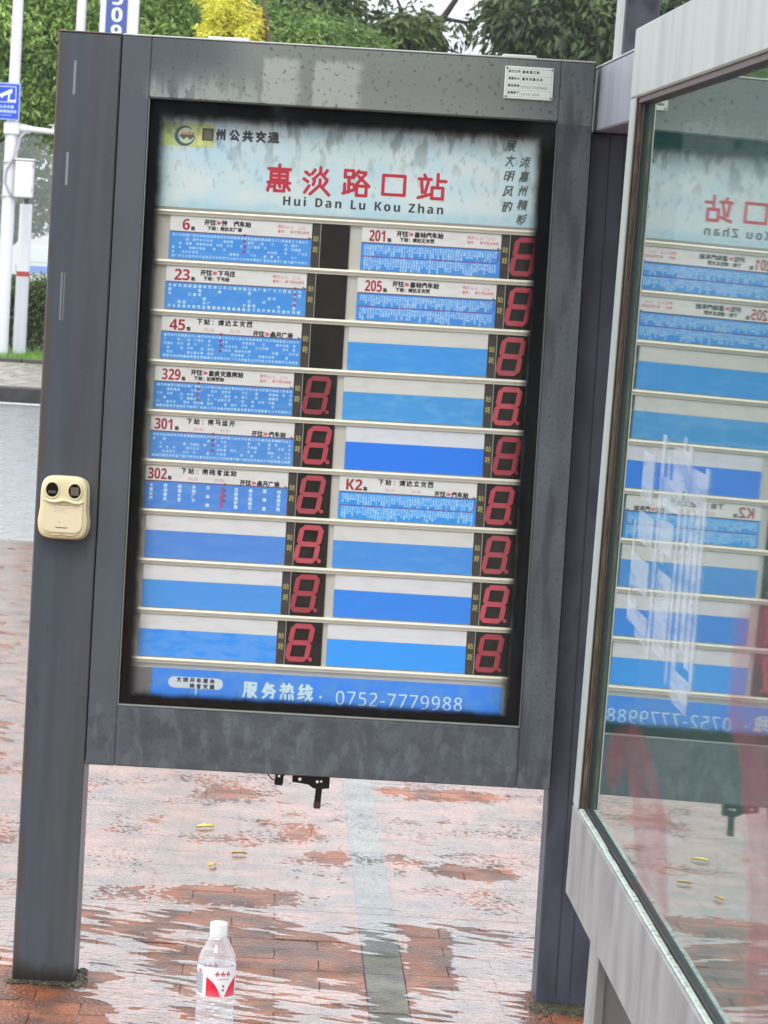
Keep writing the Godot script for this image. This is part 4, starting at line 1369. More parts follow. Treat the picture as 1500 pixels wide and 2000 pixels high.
func foliage(parent: Node, called: String, meshes: Array, m: Material, count: int, sampler: Callable, tint: Callable, sd: int) -> void:
	var r := RandomNumberGenerator.new()
	r.seed = sd
	for v in meshes.size():
		var mm := MultiMesh.new()
		mm.transform_format = MultiMesh.TRANSFORM_3D
		mm.use_colors = true
		mm.mesh = meshes[v]
		mm.instance_count = count / meshes.size()
		for i in mm.instance_count:
			var p: Vector3 = sampler.call(r)
			var s := r.randf_range(0.75, 1.3)
			mm.set_instance_transform(i, Transform3D(Basis.from_euler(Vector3(r.randf_range(-0.4, 0.4), r.randf() * TAU, r.randf_range(-0.4, 0.4))).scaled(Vector3(s, s, s)), p))
			mm.set_instance_color(i, tint.call(r, p))
		var o := MultiMeshInstance3D.new()
		o.name = called if v == 0 else "%s_%03d" % [called, v]
		o.multimesh = mm
		o.material_override = m
		o.set_meta("kind", "stuff")
		parent.add_child(o, true)

func leaf_mat() -> StandardMaterial3D:
	var m := mat(Color(1, 1, 1), 0.55)
	m.vertex_color_use_as_albedo = true
	m.backlight_enabled = true
	m.backlight = Color(0.5, 0.55, 0.3)
	return m

func tree(label: String, base: Vector3, clumps: Array, trunk_h: float, trunk_r: float, leaf: float, droop: float, count: int, c0: Color, c1: Color, sd: int, cat := "tree", called := "tree") -> void:
	var t := thing(called, label, cat, base, "trees beyond the road")
	var r := RandomNumberGenerator.new()
	r.seed = sd
	var bark := mat(srgb(58, 50, 44), 0.8)
	bark.albedo_texture = noise_tex(128, 0.05, [[0.0, Color(0.5, 0.5, 0.5)], [1.0, Color(1, 1, 1)]], false, 0, 4, 60)
	tri_map(bark, Vector3(3, 1, 3))
	var st := mb()
	tube(st, [Vector3(0, -0.1, 0), Vector3(0.03, trunk_h * 0.4, 0.02), Vector3(-0.04, trunk_h * 0.8, 0), Vector3(0.02, trunk_h * 1.25, 0.03)], [trunk_r * 1.25, trunk_r, trunk_r * 0.85, trunk_r * 0.6], 10)
	part("trunk", st.commit(), bark, t)
	for c in clumps:
		var lm := mb()
		var from := Vector3(0, trunk_h * r.randf_range(0.75, 1.1), 0)
		var to := Vector3(c[0], c[1], c[2])
		var mid := from.lerp(to, 0.55) + Vector3(r.randfn() * 0.15, 0.2, r.randfn() * 0.15)
		tube(lm, [from, mid, to], [trunk_r * 0.42, trunk_r * 0.28, trunk_r * 0.08], 7)
		for q in 4:
			var e := to + Vector3(r.randfn() * c[3], r.randfn() * c[4] * 0.7, r.randfn() * c[3]) * 0.6
			tube(lm, [mid.lerp(to, 0.4 + 0.15 * q), e], [trunk_r * 0.12, trunk_r * 0.03], 5, false)
		part("limb", lm.commit(), bark, t)
	var tot := 0.0
	var wts := []
	for c in clumps:
		wts.append(pow(c[3] * c[3] * c[4], 0.75))
		tot += wts[-1]
	var sampler := func(rr: RandomNumberGenerator) -> Vector3:
		var pick := rr.randf() * tot
		var i := 0
		while i < clumps.size() - 1 and pick > wts[i]:
			pick -= wts[i]
			i += 1
		var c = clumps[i]
		var d := Vector3(rr.randfn(), rr.randfn(), rr.randfn()).normalized() * pow(rr.randf(), 0.45)
		return Vector3(c[0] + d.x * c[3], c[1] + d.y * c[4], c[2] + d.z * c[3])
	var ns := fnl(sd + 5, 0.9, 2)
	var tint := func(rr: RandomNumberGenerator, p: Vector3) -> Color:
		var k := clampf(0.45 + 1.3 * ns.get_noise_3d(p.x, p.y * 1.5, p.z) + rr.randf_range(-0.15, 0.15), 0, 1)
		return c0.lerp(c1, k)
	var meshes := []
	for v in 3:
		meshes.append(leaf_cluster(sd * 10 + v, 16, leaf, leaf * 2.1, droop))
	foliage(t, "crown", meshes, leaf_mat(), count, sampler, tint, sd + 1)

func background() -> void:
	var white := mat(srgb(198, 200, 206), 0.35)
	# pole with an arm, a cabinet and a cable
	var P := Vector3(-3.33, 0.0, -31.0)
	var pole := thing("camera_pole", "white steel pole with side arm and a control box", "pole", P)
	var st := mb()
	tube(st, [Vector3(0, 0, 0), Vector3(0, 2.66, 0)], [0.078, 0.076], 20)
	part("lower_pole", st.commit(), white, pole)
	st = mb()
	tube(st, [Vector3(0, 2.8, 0), Vector3(0, 6.5, 0)], [0.068, 0.05], 20)
	part("upper_pole", st.commit(), white, pole)
	part("clamp", box(Vector3(-0.09, 2.66, -0.09), Vector3(0.09, 2.80, 0.09), 0.01), white, pole)
	st = mb()
	tube(st, [Vector3(0.08, 2.73, 0), Vector3(0.2, 2.735, 0), Vector3(0.56, 2.715, 0)], [0.045, 0.035, 0.032], 14)
	part("arm", st.commit(), white, pole)
	st = mb()
	prism(st, PackedVector2Array([Vector2(0.09, 2.80), Vector2(0.26, 2.765), Vector2(0.26, 2.71), Vector2(0.09, 2.65)]), -0.006, 0.006)
	part("gusset", st.commit(), white, pole)
	st = mb()
	cbox(st, Vector3(0.47, 2.745, -0.02), Vector3(0.5, 2.79, 0.02), 0.004)
	cbox(st, Vector3(0.435, 2.79, -0.04), Vector3(0.535, 2.802, 0.04), 0.004)
	part("arm_stub", st.commit(), white, pole)
	var bx := part("control_box", box(Vector3(0.075, 1.93, -0.02), Vector3(0.285, 2.36, 0.16), 0.012), mat(srgb(206, 202, 204), 0.4), pole)
	part("lid", box(Vector3(0.065, 2.362, -0.03), Vector3(0.3, 2.385, 0.17), 0.01), white, bx)
	for y in [2.0, 2.28]:
		part("hinge", box(Vector3(0.279, y, 0.15), Vector3(0.289, y + 0.05, 0.167), 0.002), mat(srgb(140, 140, 145), 0.4), bx)
	st = mb()
	var cab := [Vector3(0.16, 2.7, 0.02), Vector3(0.1, 2.62, 0.05), Vector3(0.085, 2.5, 0.07), Vector3(0.04, 2.38, 0.09), Vector3(-0.04, 2.24, 0.085), Vector3(-0.05, 2.1, 0.085), Vector3(0.02, 1.97, 0.09), Vector3(0.1, 1.92, 0.08)]
	tube(st, cab, [0.018, 0.018, 0.018, 0.014, 0.011, 0.011, 0.011, 0.011], 8)
	part("cable", st.commit(), mat(srgb(150, 150, 158), 0.5), pole)
	for y in [1.93, 2.33]:
		part("band", box(Vector3(-0.082, y, -0.082), Vector3(0.1, y + 0.018, 0.082), 0.004), mat(srgb(170, 172, 178), 0.4), pole)
	# blue sign with a camera
	var cs := Canvas.new(256, 384, Color(0.09, 0.25, 0.72))
	for e in [[4, 4, 252, 9], [4, 375, 252, 380], [4, 4, 9, 380], [247, 4, 252, 380], [42, 34, 214, 40], [42, 196, 214, 202], [42, 34, 48, 202], [208, 34, 214, 202]]:
		cs.rect(e[0], e[1], e[2], e[3], Color(0.85, 0.88, 0.95))
	for k in 60:
		cs.line(70, 118 + k * 0.45, 178 - 6, 62 + k * 0.62, 3.0, Color(0.88, 0.9, 0.96))
	cs.line(60, 130, 80, 148, 9, Color(0.88, 0.9, 0.96))
	cs.line(150, 120, 142, 168, 7, Color(0.88, 0.9, 0.96))
	cs.line(138, 182, 204, 182, 7, Color(0.88, 0.9, 0.96))
	cs.glyphs("公共交通", 60, 232, 30, 30, Vector2(36, 0), 2.5, Color(0.7, 0.78, 0.95))
	cs.glyphs("精彩南路客运", 32, 282, 28, 28, Vector2(33, 0), 2.5, Color(0.7, 0.78, 0.95))
	cs.rect(76, 330, 180, 340, Color(0.5, 0.6, 0.9))
	var cm := mat(Color(1, 1, 1), 0.35)
	cm.albedo_texture = cs.tex()
	cm.uv1_scale = Vector3(1 / 0.31, 1 / 0.43, 1)
	cm.uv1_offset = Vector3(0.5, 0.5, 0)
	var sg := thing("camera_sign", "blue sign with a white surveillance camera symbol", "sign", Vector3(-3.395, 3.04, -30.9))
	part("panel", box(Vector3(-0.155, -0.215, 0), Vector3(0.155, 0.215, 0.012), 0.003), cm, sg)
	part("bracket", box(Vector3(0.02, -0.1, -0.03), Vector3(0.10, 0.1, -0.0005), 0.003), white, sg)
	# short white column with a red band
	var bo := thing("white_column", "thick white column with a red band beside the hedge", "column", Vector3(-3.16, 0.0, -31.4))
	st = mb()
	tube(st, [Vector3(0, 1.06, 0), Vector3(0, 1.86, 0)], [0.078, 0.074], 18)
	part("shaft", st.commit(), mat(srgb(218, 218, 222), 0.4), bo)
	st = mb()
	tube(st, [Vector3(0, 1.0, 0), Vector3(0, 1.0595, 0)], [0.079, 0.079], 18)
	part("red_band", st.commit(), mat(srgb(170, 60, 58), 0.4), bo)
	st = mb()
	tube(st, [Vector3(0, 0, 0), Vector3(0, 0.9995, 0)], [0.08, 0.079], 18)
	part("foot", st.commit(), white, bo)
	st = mb()
	tube(st, [Vector3(0, 1.8605, 0), Vector3(0, 1.93, 0)], [0.03, 0.03], 12)
	part("neck", st.commit(), mat(srgb(50, 50, 54), 0.5), bo)
	# second pole and the number sign
	var p2 := thing("lamp_pole", "plain white pole left of the number sign", "pole", Vector3(-2.585, 0, -31.0))
	st = mb()
	tube(st, [Vector3(0, 0, 0), Vector3(0, 6.8, 0)], [0.062, 0.05], 18)
	part("shaft", st.commit(), white, p2)
	var tc := Canvas.new(200, 760, Color(0.20, 0.30, 0.55))
	for k in 3:
		tc.latin("509"[k], FONT_BOLD, 48, 290 + k * 160, 128, 1.15, Color(0.86, 0.89, 0.95))
	var tm := mat(Color(1, 1, 1), 0.35)
	tm.albedo_texture = tc.tex()
	tm.uv1_scale = Vector3(1 / 0.25, 1 / 0.95, 1)
	tm.uv1_offset = Vector3(0.5, 0.5, 0)
	var to := thing("number_sign", "white pylon with blue panel and white digits", "sign", Vector3(-2.14, 0, -31.0))
	part("pylon", box(Vector3(-0.225, 0, -0.09), Vector3(0.225, 5.3, 0.05), 0.01), white, to)
	var pn := mb()
	cbox(pn, Vector3(-0.125, -0.475, 0), Vector3(0.125, 0.475, 0.01), 0.002)
	part("number_panel", pn.commit(), tm, to, Vector3(-0.03, 4.13, 0.0505))
	# grass verge and hedge
	var verge := setting("verge", box(Vector3(-90, -0.1, -45), Vector3(90, 0.02, -30.2), 0.0), mat(srgb(66, 74, 40), 0.8), "earth and grass beyond the far pavement")
	var edge := thing("verge_edging", "low dark edging along the grass verge", "kerb")
	for k in range(-12, 2):
		part("edging_stone", box(Vector3(k * 0.5 + 0.004, -0.05, -30.24), Vector3(k * 0.5 + 0.496, 0.07, -30.14), 0.008), mat(srgb(62, 60, 56), 0.6), edge)
	var blade := mb()
	for k in 14:
		var a := rng.randf() * TAU
		var o := Vector3(cos(a), 0, sin(a)) * rng.randf_range(0, 0.06)
		var l := Vector3(rng.randfn() * 0.03, rng.randf_range(0.05, 0.11), rng.randfn() * 0.03)
		var s := Vector3(cos(a * 3), 0, sin(a * 3)) * 0.006
		face(blade, [o - s, o + s, o + l], Vector3(0, 0.3, 1))
	var gm := leaf_mat()
	var grass := Node3D.new()
	grass.name = "grass"
	add_child(grass)
	tag(grass, "bright green grass strip in front of the hedge", "grass", "", "stuff")
	foliage(grass, "blades", [blade.commit()], gm, 5200, func(r): return Vector3(r.randf_range(-9, 3), 0.015, r.randf_range(-32.4, -30.25)), func(r, _p): return Color(0.10, 0.22, 0.03).lerp(Color(0.17, 0.33, 0.05), r.randf()), 5)
	for hx in [[-6.6, -0.6], [0.0, 7.0]]:
		var hd := thing("hedge", "clipped green hedge behind the grass strip" if hx[0] < -1 else "clipped green hedge hidden behind the board", "hedge", Vector3((hx[0] + hx[1]) / 2, 0, -33.1), "clipped hedges along the verge")
		var hw: float = (hx[1] - hx[0]) / 2
		st = mb()
		for k in 24:
			var x := rng.randf_range(-hw, hw)
			tube(st, [Vector3(x, 0, rng.randf_range(-0.4, 0.4)), Vector3(x + rng.randfn() * 0.1, 0.8, rng.randf_range(-0.4, 0.4))], [0.012, 0.006], 5, false)
		part("stems", st.commit(), mat(srgb(60, 48, 38), 0.8), hd)
		foliage(hd, "hedge_leaves", [leaf_cluster(801, 12, 0.06, 0.11, 0.1), leaf_cluster(802, 12, 0.06, 0.11, 0.1)], leaf_mat(), 7000,
			func(r): return Vector3(r.randf_range(-hw, hw), 0.12 + 0.8 * pow(r.randf(), 0.6), 0.55 * (1.0 if r.randf() < 0.6 else -1.0) * pow(r.randf(), 0.4)),
			func(r, _p): return Color(0.05, 0.085, 0.02).lerp(Color(0.12, 0.16, 0.04), r.randf()), int(hx[0] * 10) + 900)
	# van beyond the hedge
	van()
	# trees; positions are trunk feet, clumps are relative to them
	var lg := Color(0.12, 0.21, 0.045)
	var lg2 := Color(0.34, 0.50, 0.13)
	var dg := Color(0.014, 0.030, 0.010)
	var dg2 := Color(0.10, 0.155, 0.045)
	tree("bright green tree behind the blue camera sign", Vector3(-4.6, 0, -37.5), [[0.4, 4.7, 0.3, 1.7, 1.0], [1.3, 3.9, 0.5, 1.0, 1.0], [2.3, 4.6, 0.4, 1.3, 1.1], [-1.2, 4.3, 0, 1.4, 1.1], [1.6, 3.05, 0.3, 0.7, 0.5], [0.6, 3.3, 0.8, 0.6, 0.5]], 3.0, 0.13, 0.095, 0.35, 3900, lg, lg2, 201)
	tree("green tree between the number sign and the yellow flowers", Vector3(-1.1, 0, -39.0), [[0.0, 4.3, 0.4, 1.3, 0.7], [-1.0, 4.5, 0.2, 1.1, 0.8], [1.1, 4.3, 0.3, 1.1, 0.6], [-1.3, 4.0, 0.3, 0.7, 0.7]], 3.2, 0.12, 0.10, 0.4, 3200, Color(0.07, 0.13, 0.03), Color(0.19, 0.30, 0.07), 202)
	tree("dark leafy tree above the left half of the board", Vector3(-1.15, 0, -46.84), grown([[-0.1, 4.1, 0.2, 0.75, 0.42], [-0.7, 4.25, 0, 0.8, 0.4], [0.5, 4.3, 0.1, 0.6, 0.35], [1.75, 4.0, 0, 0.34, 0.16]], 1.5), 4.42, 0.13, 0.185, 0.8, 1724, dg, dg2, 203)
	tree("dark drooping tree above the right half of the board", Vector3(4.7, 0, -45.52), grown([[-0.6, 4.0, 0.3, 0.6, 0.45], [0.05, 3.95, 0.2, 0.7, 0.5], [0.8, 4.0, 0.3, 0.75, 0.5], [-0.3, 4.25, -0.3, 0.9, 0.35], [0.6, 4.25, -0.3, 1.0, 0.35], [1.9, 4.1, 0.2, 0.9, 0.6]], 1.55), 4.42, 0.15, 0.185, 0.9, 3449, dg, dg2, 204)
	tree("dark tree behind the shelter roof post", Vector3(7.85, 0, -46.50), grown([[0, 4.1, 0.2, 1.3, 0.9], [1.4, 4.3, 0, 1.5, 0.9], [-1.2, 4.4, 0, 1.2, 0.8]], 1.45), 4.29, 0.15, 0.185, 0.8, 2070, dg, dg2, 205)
	tree("pale hazy tree far behind the hedge", Vector3(-6.2, 0, -60), [[-0.5, 2.6, 0, 1.6, 1.6], [1.6, 2.2, 0.4, 1.2, 1.4], [0.4, 4.6, 0, 2.2, 1.6], [-2.2, 3.6, 0, 1.7, 1.8]], 2.2, 0.14, 0.17, 0.3, 1600, Color(0.10, 0.2, 0.05), Color(0.26, 0.38, 0.10), 206)
	tree("broad tree far off on the left", Vector3(-12, 0, -48), [[0, 4.4, 0, 2.4, 2.0], [2.2, 3.6, 0, 1.8, 1.6], [-2, 4, 0, 2, 1.7], [0.5, 5.4, 0, 2.2, 1.0]], 3.0, 0.18, 0.16, 0.4, 1800, lg, lg2, 207)
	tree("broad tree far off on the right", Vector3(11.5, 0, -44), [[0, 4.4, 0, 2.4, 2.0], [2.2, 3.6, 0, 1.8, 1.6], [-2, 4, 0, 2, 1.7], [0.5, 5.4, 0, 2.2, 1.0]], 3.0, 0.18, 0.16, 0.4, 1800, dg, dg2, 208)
	tree("unseen leafy tree added behind the viewer to darken the board pane, left of the pair", Vector3(-2.2, 0, 15.5), [[0, 2.2, 0, 1.7, 1.4], [1.8, 1.6, 0.3, 1.5, 1.3], [-1.6, 3.2, 0, 1.5, 1.4], [0.6, 4.2, 0, 1.8, 1.4]], 1.8, 0.15, 0.16, 0.5, 2600, dg, dg2, 231)  # unseen pair of trees added to darken what the board's pane mirrors
	tree("unseen leafy tree added behind the viewer to darken the board pane, right of the pair", Vector3(2.4, 0, 16.5), [[0, 2.2, 0, 1.8, 1.4], [1.8, 1.6, 0.3, 1.5, 1.3], [-1.4, 1.6, 0, 1.5, 1.4], [-0.2, 4.3, 0, 2.0, 1.5]], 1.8, 0.15, 0.16, 0.5, 2600, dg, dg2, 232)
	var rh := thing("hedge", "unseen clipped hedge added behind the viewer to darken the board pane", "hedge", Vector3(0.2, 0, 12.6), "clipped hedges along the verge")  # hedge added out of view so the board's pane mirrors something dark
	foliage(rh, "hedge_leaves", [leaf_cluster(803, 12, 0.07, 0.13, 0.1)], leaf_mat(), 6500,
		func(r): return Vector3(r.randf_range(-4, 4), 0.05 + 1.1 * pow(r.randf(), 0.7), r.randf_range(-0.5, 0.5)),
		func(r, _p): return dg.lerp(dg2, r.randf()), 904)
	st = mb()
	for k in 20:
		var x := rng.randf_range(-3.9, 3.9)
		tube(st, [Vector3(x, 0, rng.randf_range(-0.3, 0.3)), Vector3(x + rng.randfn() * 0.1, 0.9, rng.randf_range(-0.3, 0.3))], [0.012, 0.006], 5, false)
	part("stems", st.commit(), mat(srgb(60, 48, 38), 0.8), rh)
	var bt := thing("bare_branch_tree", "thin dark tree with forked bare branches in the gap between crowns", "tree", Vector3(2.0, 0, -47.5), "trees beyond the road")
	var bark2 := mat(srgb(40, 34, 30), 0.8)
	st = mb()
	tube(st, [Vector3(-1.4, 0, 0), Vector3(-1.2, 3.6, 0), Vector3(-0.7, 4.9, 0.1), Vector3(0.1, 5.5, 0), Vector3(0.6, 6.3, 0)], [0.13, 0.11, 0.08, 0.06, 0.03], 8)
	part("trunk", st.commit(), bark2, bt)
	for e in [[Vector3(-0.7, 4.9, 0.1), Vector3(-0.6, 5.6, 0), Vector3(-0.9, 6.2, 0.1)], [Vector3(0.1, 5.5, 0), Vector3(0.5, 5.45, 0.1), Vector3(0.95, 5.6, 0)], [Vector3(-0.2, 5.3, 0), Vector3(0.15, 5.0, 0.1), Vector3(0.55, 4.9, 0)]]:
		st = mb()
		tube(st, e, [0.045, 0.03, 0.012], 6)
		part("branch", st.commit(), bark2, bt)
	foliage(bt, "sparse_leaves", [leaf_cluster(821, 9, 0.17, 0.25, 0.8)], leaf_mat(), 30,
		func(r): return Vector3(r.randf_range(-1.2, 1.2), 4.75 + absf(r.randfn()) * 0.55, r.randfn() * 0.3),
		func(r, _p): return dg.lerp(dg2, r.randf()), 822)
	# rain mist hanging beyond the hedge
	var fv := FogVolume.new()
	fv.name = "mist"
	fv.size = Vector3(80, 16, 40)
	fv.position = Vector3(0, 8, -67.5)
	var fmat := FogMaterial.new()
	fmat.density = 0.03
	fmat.albedo = srgb(235, 240, 245)
	fv.material = fmat
	fv.set_meta("kind", "stuff")
	add_child(fv, true)
	# branches covered in yellow flowers
	var yt := thing("yellow_flowering_tree", "tree with bright yellow flowering branches above the board", "tree", Vector3(-0.2, 0, -30.2), "trees beyond the road")
	st = mb()
	tube(st, [Vector3(0, 0, 0), Vector3(0.05, 2.4, 0), Vector3(-0.1, 3.6, 0.1), Vector3(-0.3, 4.6, 0.1)], [0.07, 0.06, 0.045, 0.02], 8)
	part("trunk", st.commit(), mat(srgb(84, 74, 50), 0.8), yt)
	var sprays := []
	for k in 44:
		var a := Vector3(-0.2, rng.randf_range(3.4, 4.2), 0.1)
		var e := Vector3(-0.78 + -0.04 + rng.randfn() * 0.10 + (0.32 if k % 4 == 0 else 0.0), rng.randf_range(3.7, 4.4), 0.1 + rng.randfn() * 0.3)
		sprays.append([a, a.lerp(e, 0.5) + Vector3(0, 0.12, 0), e])
	st = mb()
	for s in sprays:
		tube(st, s, [0.014, 0.01, 0.005], 5, false)
	part("flower_sprays", st.commit(), mat(srgb(190, 176, 60), 0.6), yt)
	var on_spray := func(r: RandomNumberGenerator) -> Vector3:
		var s = sprays[r.randi() % sprays.size()]
		var t := r.randf_range(0.72, 1.0) if r.randf() < 0.85 else r.randf()
		return s[0].lerp(s[1], t * 2) if t < 0.5 else s[1].lerp(s[2], t * 2 - 1)
	foliage(yt, "blossom", [leaf_cluster(811, 14, 0.05, 0.08, 0.0), leaf_cluster(812, 14, 0.05, 0.08, 0.0)], leaf_mat(), 520,
		on_spray,
		func(r, _p): return Color(0.62, 0.58, 0.04).lerp(Color(0.86, 0.83, 0.16), r.randf()), 820)

# the same clumps, grown by k, for a tree that stands k times as far off
func grown(clumps: Array, k: float) -> Array:
	return clumps.map(func(c): return [c[0] * k, 1.6 + (c[1] - 1.6) * k, c[2] * k, c[3] * k, c[4] * k])

func van() -> void:
	var v := thing("white_van", "white van with a bluish side stripe beyond the hedge", "van", Vector3(-2.6, 0.02, -46.5))
	var body := mat(srgb(206, 208, 212), 0.25)
	var st := mb()
	prism(st, PackedVector2Array([Vector2(-2.2, 0.3), Vector2(2.2, 0.3), Vector2(2.25, 0.75), Vector2(2.05, 0.92), Vector2(1.7, 0.95), Vector2(1.15, 1.30), Vector2(0.7, 1.36), Vector2(-2.05, 1.36), Vector2(-2.2, 1.2)]), -0.8, 0.8)
	part("body", st.commit(), body, v)
	var glass := mat(srgb(150, 165, 190), 0.1)
	for w in [[-1.95, -1.15], [-1.05, -0.2], [-0.1, 0.75]]:
		part("window", box(Vector3(w[0], 1.0, 0.795), Vector3(w[1], 1.26, 0.806), 0.003), mat(srgb(205, 212, 222), 0.1), v)
	part("stripe", box(Vector3(-2.1, 0.82, 0.795), Vector3(-0.9, 0.94, 0.804), 0.002), mat(srgb(128, 150, 205), 0.3), v)
	st = mb()
	prism(st, PackedVector2Array([Vector2(1.68, 0.97), Vector2(1.18, 1.285), Vector2(0.95, 1.285), Vector2(0.95, 0.97)]), 0.79, 0.806)
	part("windscreen_side", st.commit(), glass, v)
	for x in [-1.4, 1.35]:
		st = mb()
		tube(st, [Vector3(x, 0.3, 0.62), Vector3(x, 0.3, 0.82)], [0.3, 0.3], 24)
		var wh := part("wheel", st.commit(), mat(srgb(28, 28, 30), 0.8), v)
		st = mb()
		tube(st, [Vector3(x, 0.3, 0.815), Vector3(x, 0.3, 0.828)], [0.18, 0.16], 18)
		part("rim", st.commit(), mat(srgb(150, 152, 156), 0.3, 0.7), wh)
		st = mb()
		tube(st, [Vector3(x, 0.3, -0.82), Vector3(x, 0.3, -0.62)], [0.3, 0.3], 24)
		part("wheel", st.commit(), mat(srgb(28, 28, 30), 0.8), v)
	part("tail_light", box(Vector3(-2.22, 0.8, 0.6), Vector3(-2.19, 1.1, 0.79), 0.005), mat(srgb(150, 30, 30), 0.3), v)
	part("headlight", box(Vector3(2.12, 0.66, 0.5), Vector3(2.24, 0.82, 0.78), 0.01), mat(srgb(220, 222, 225), 0.15), v)
	part("bumper", box(Vector3(2.18, 0.3, -0.78), Vector3(2.3, 0.5, 0.78), 0.02), mat(srgb(60, 62, 66), 0.5), v)

# ---------------------------------------------------------------- small things near the viewer
func small_things() -> void:
	var grit := Node3D.new()
	grit.name = "moss_and_grit"
	add_child(grit)
	tag(grit, "dark moss and grit gathered along the feet of the board's posts", "moss", "", "stuff")
	var lump := SphereMesh.new()
	lump.radius = 0.005
	lump.height = 0.006
	lump.radial_segments = 7
	lump.rings = 4
	var lm := mat(Color(1, 1, 1), 0.7)
	lm.vertex_color_use_as_albedo = true
	var around := func(r: RandomNumberGenerator) -> Vector3:
		if r.randf() < 0.3:
			var side := r.randf()
			return Vector3(r.randf_range(-0.012, 0.145), 0.0005, absf(r.randfn()) * 0.010) if side < 0.7 else Vector3(0.134 + absf(r.randfn()) * 0.008, 0.0005, r.randf_range(-0.14, 0.02))
		return Vector3(r.randf_range(1.11, 1.30), 0.0005, -0.05 + absf(r.randfn()) * 0.045)
	foliage(grit, "lumps", [lump], lm, 1300, around, func(r, _p): return Color(0.018, 0.018, 0.010).lerp(Color(0.075, 0.07, 0.035), pow(r.randf(), 2.0)), 77)
	dispenser()
	bottle()
	var yl := mat(srgb(214, 196, 40), 0.4)
	var yl2 := mat(srgb(186, 150, 60), 0.5)
	var spots := [
		[Vector3(0.333, 0.004, -1.856), 0.4, 0.026, "bright yellow leaf lying farthest from the bottle on wet pavers", yl],
		[Vector3(0.375, 0.004, -1.334), 1.2, 0.022, "narrow yellow leaf lying straight behind the water bottle", yl2],
		[Vector3(0.437, 0.004, -1.509), 0.1, 0.02, "pale brown leaf curled just right of the other leaves", yl2],
	]
	for s in spots:
		var o := part("fallen_leaf", leaf_shape(s[2]), s[4], self, s[0])
		o.rotation.y = s[1]
		tag(o, s[3], "leaf", "fallen leaves on the pavers")

func leaf_shape(l: float) -> ArrayMesh:
	var st := mb()
	var up := []
	for k in 7:
		var t := k / 6.0
		var w := l * 0.42 * sin(PI * pow(t, 0.8)) + 0.0004
		up.append([Vector3(lerpf(-l, l, t), 0.003 * sin(PI * t) + 0.001, 0), w])
	for k in 6:
		for s in [-1, 1]:
			var a: Vector3 = up[k][0]
			var b: Vector3 = up[k + 1][0]
			face(st, [a, b, b + Vector3(0, 0.005, s * up[k + 1][1]), a + Vector3(0, 0.005, s * up[k][1])], Vector3.UP)
			face(st, [a + Vector3(0, -0.0006, 0), b + Vector3(0, -0.0006, 0), b + Vector3(0, 0.0044, s * up[k + 1][1]), a + Vector3(0, 0.0044, s * up[k][1])], Vector3.DOWN)
	return st.commit()

func blob(outline: Callable, z0: float, z1: float, bulge: float, r: float) -> ArrayMesh:
	# a soft moulded shell: rings from the outline inwards, rising to the front
	var st := mb()
	var n := 56
	var rings := []
	for lv in [[0.0, z0], [0.0, z1 - r], [0.12, z1 - r * 0.45], [0.3, z1 - r * 0.12], [0.55, z1], [1.6, z1 + bulge * 0.6], [4.0, z1 + bulge]]:
		var ring := []
		for k in n:
			var p: Vector2 = outline.call(TAU * k / n)
			var q := p * (1.0 - minf(lv[0] * r / p.length(), 0.995))
			ring.append(Vector3(q.x, q.y, lv[1]))
		rings.append(ring)
	st.set_smooth_group(0)
	for i in rings.size() - 1:
		for k in n:
			var a = rings[i][k]
			var b = rings[i][(k + 1) % n]
			var c = rings[i + 1][(k + 1) % n]
			var d = rings[i + 1][k]
			for v in [a, c, b, a, d, c]:
				st.set_uv(Vector2(v.x, -v.y))
				st.add_vertex(v)
	for k in range(1, n - 1):
		for v in [rings[-1][0], rings[-1][k + 1], rings[-1][k]]:
			st.set_uv(Vector2(v.x, -v.y))
			st.add_vertex(v)
	st.index()
	st.generate_normals()
	return st.commit()

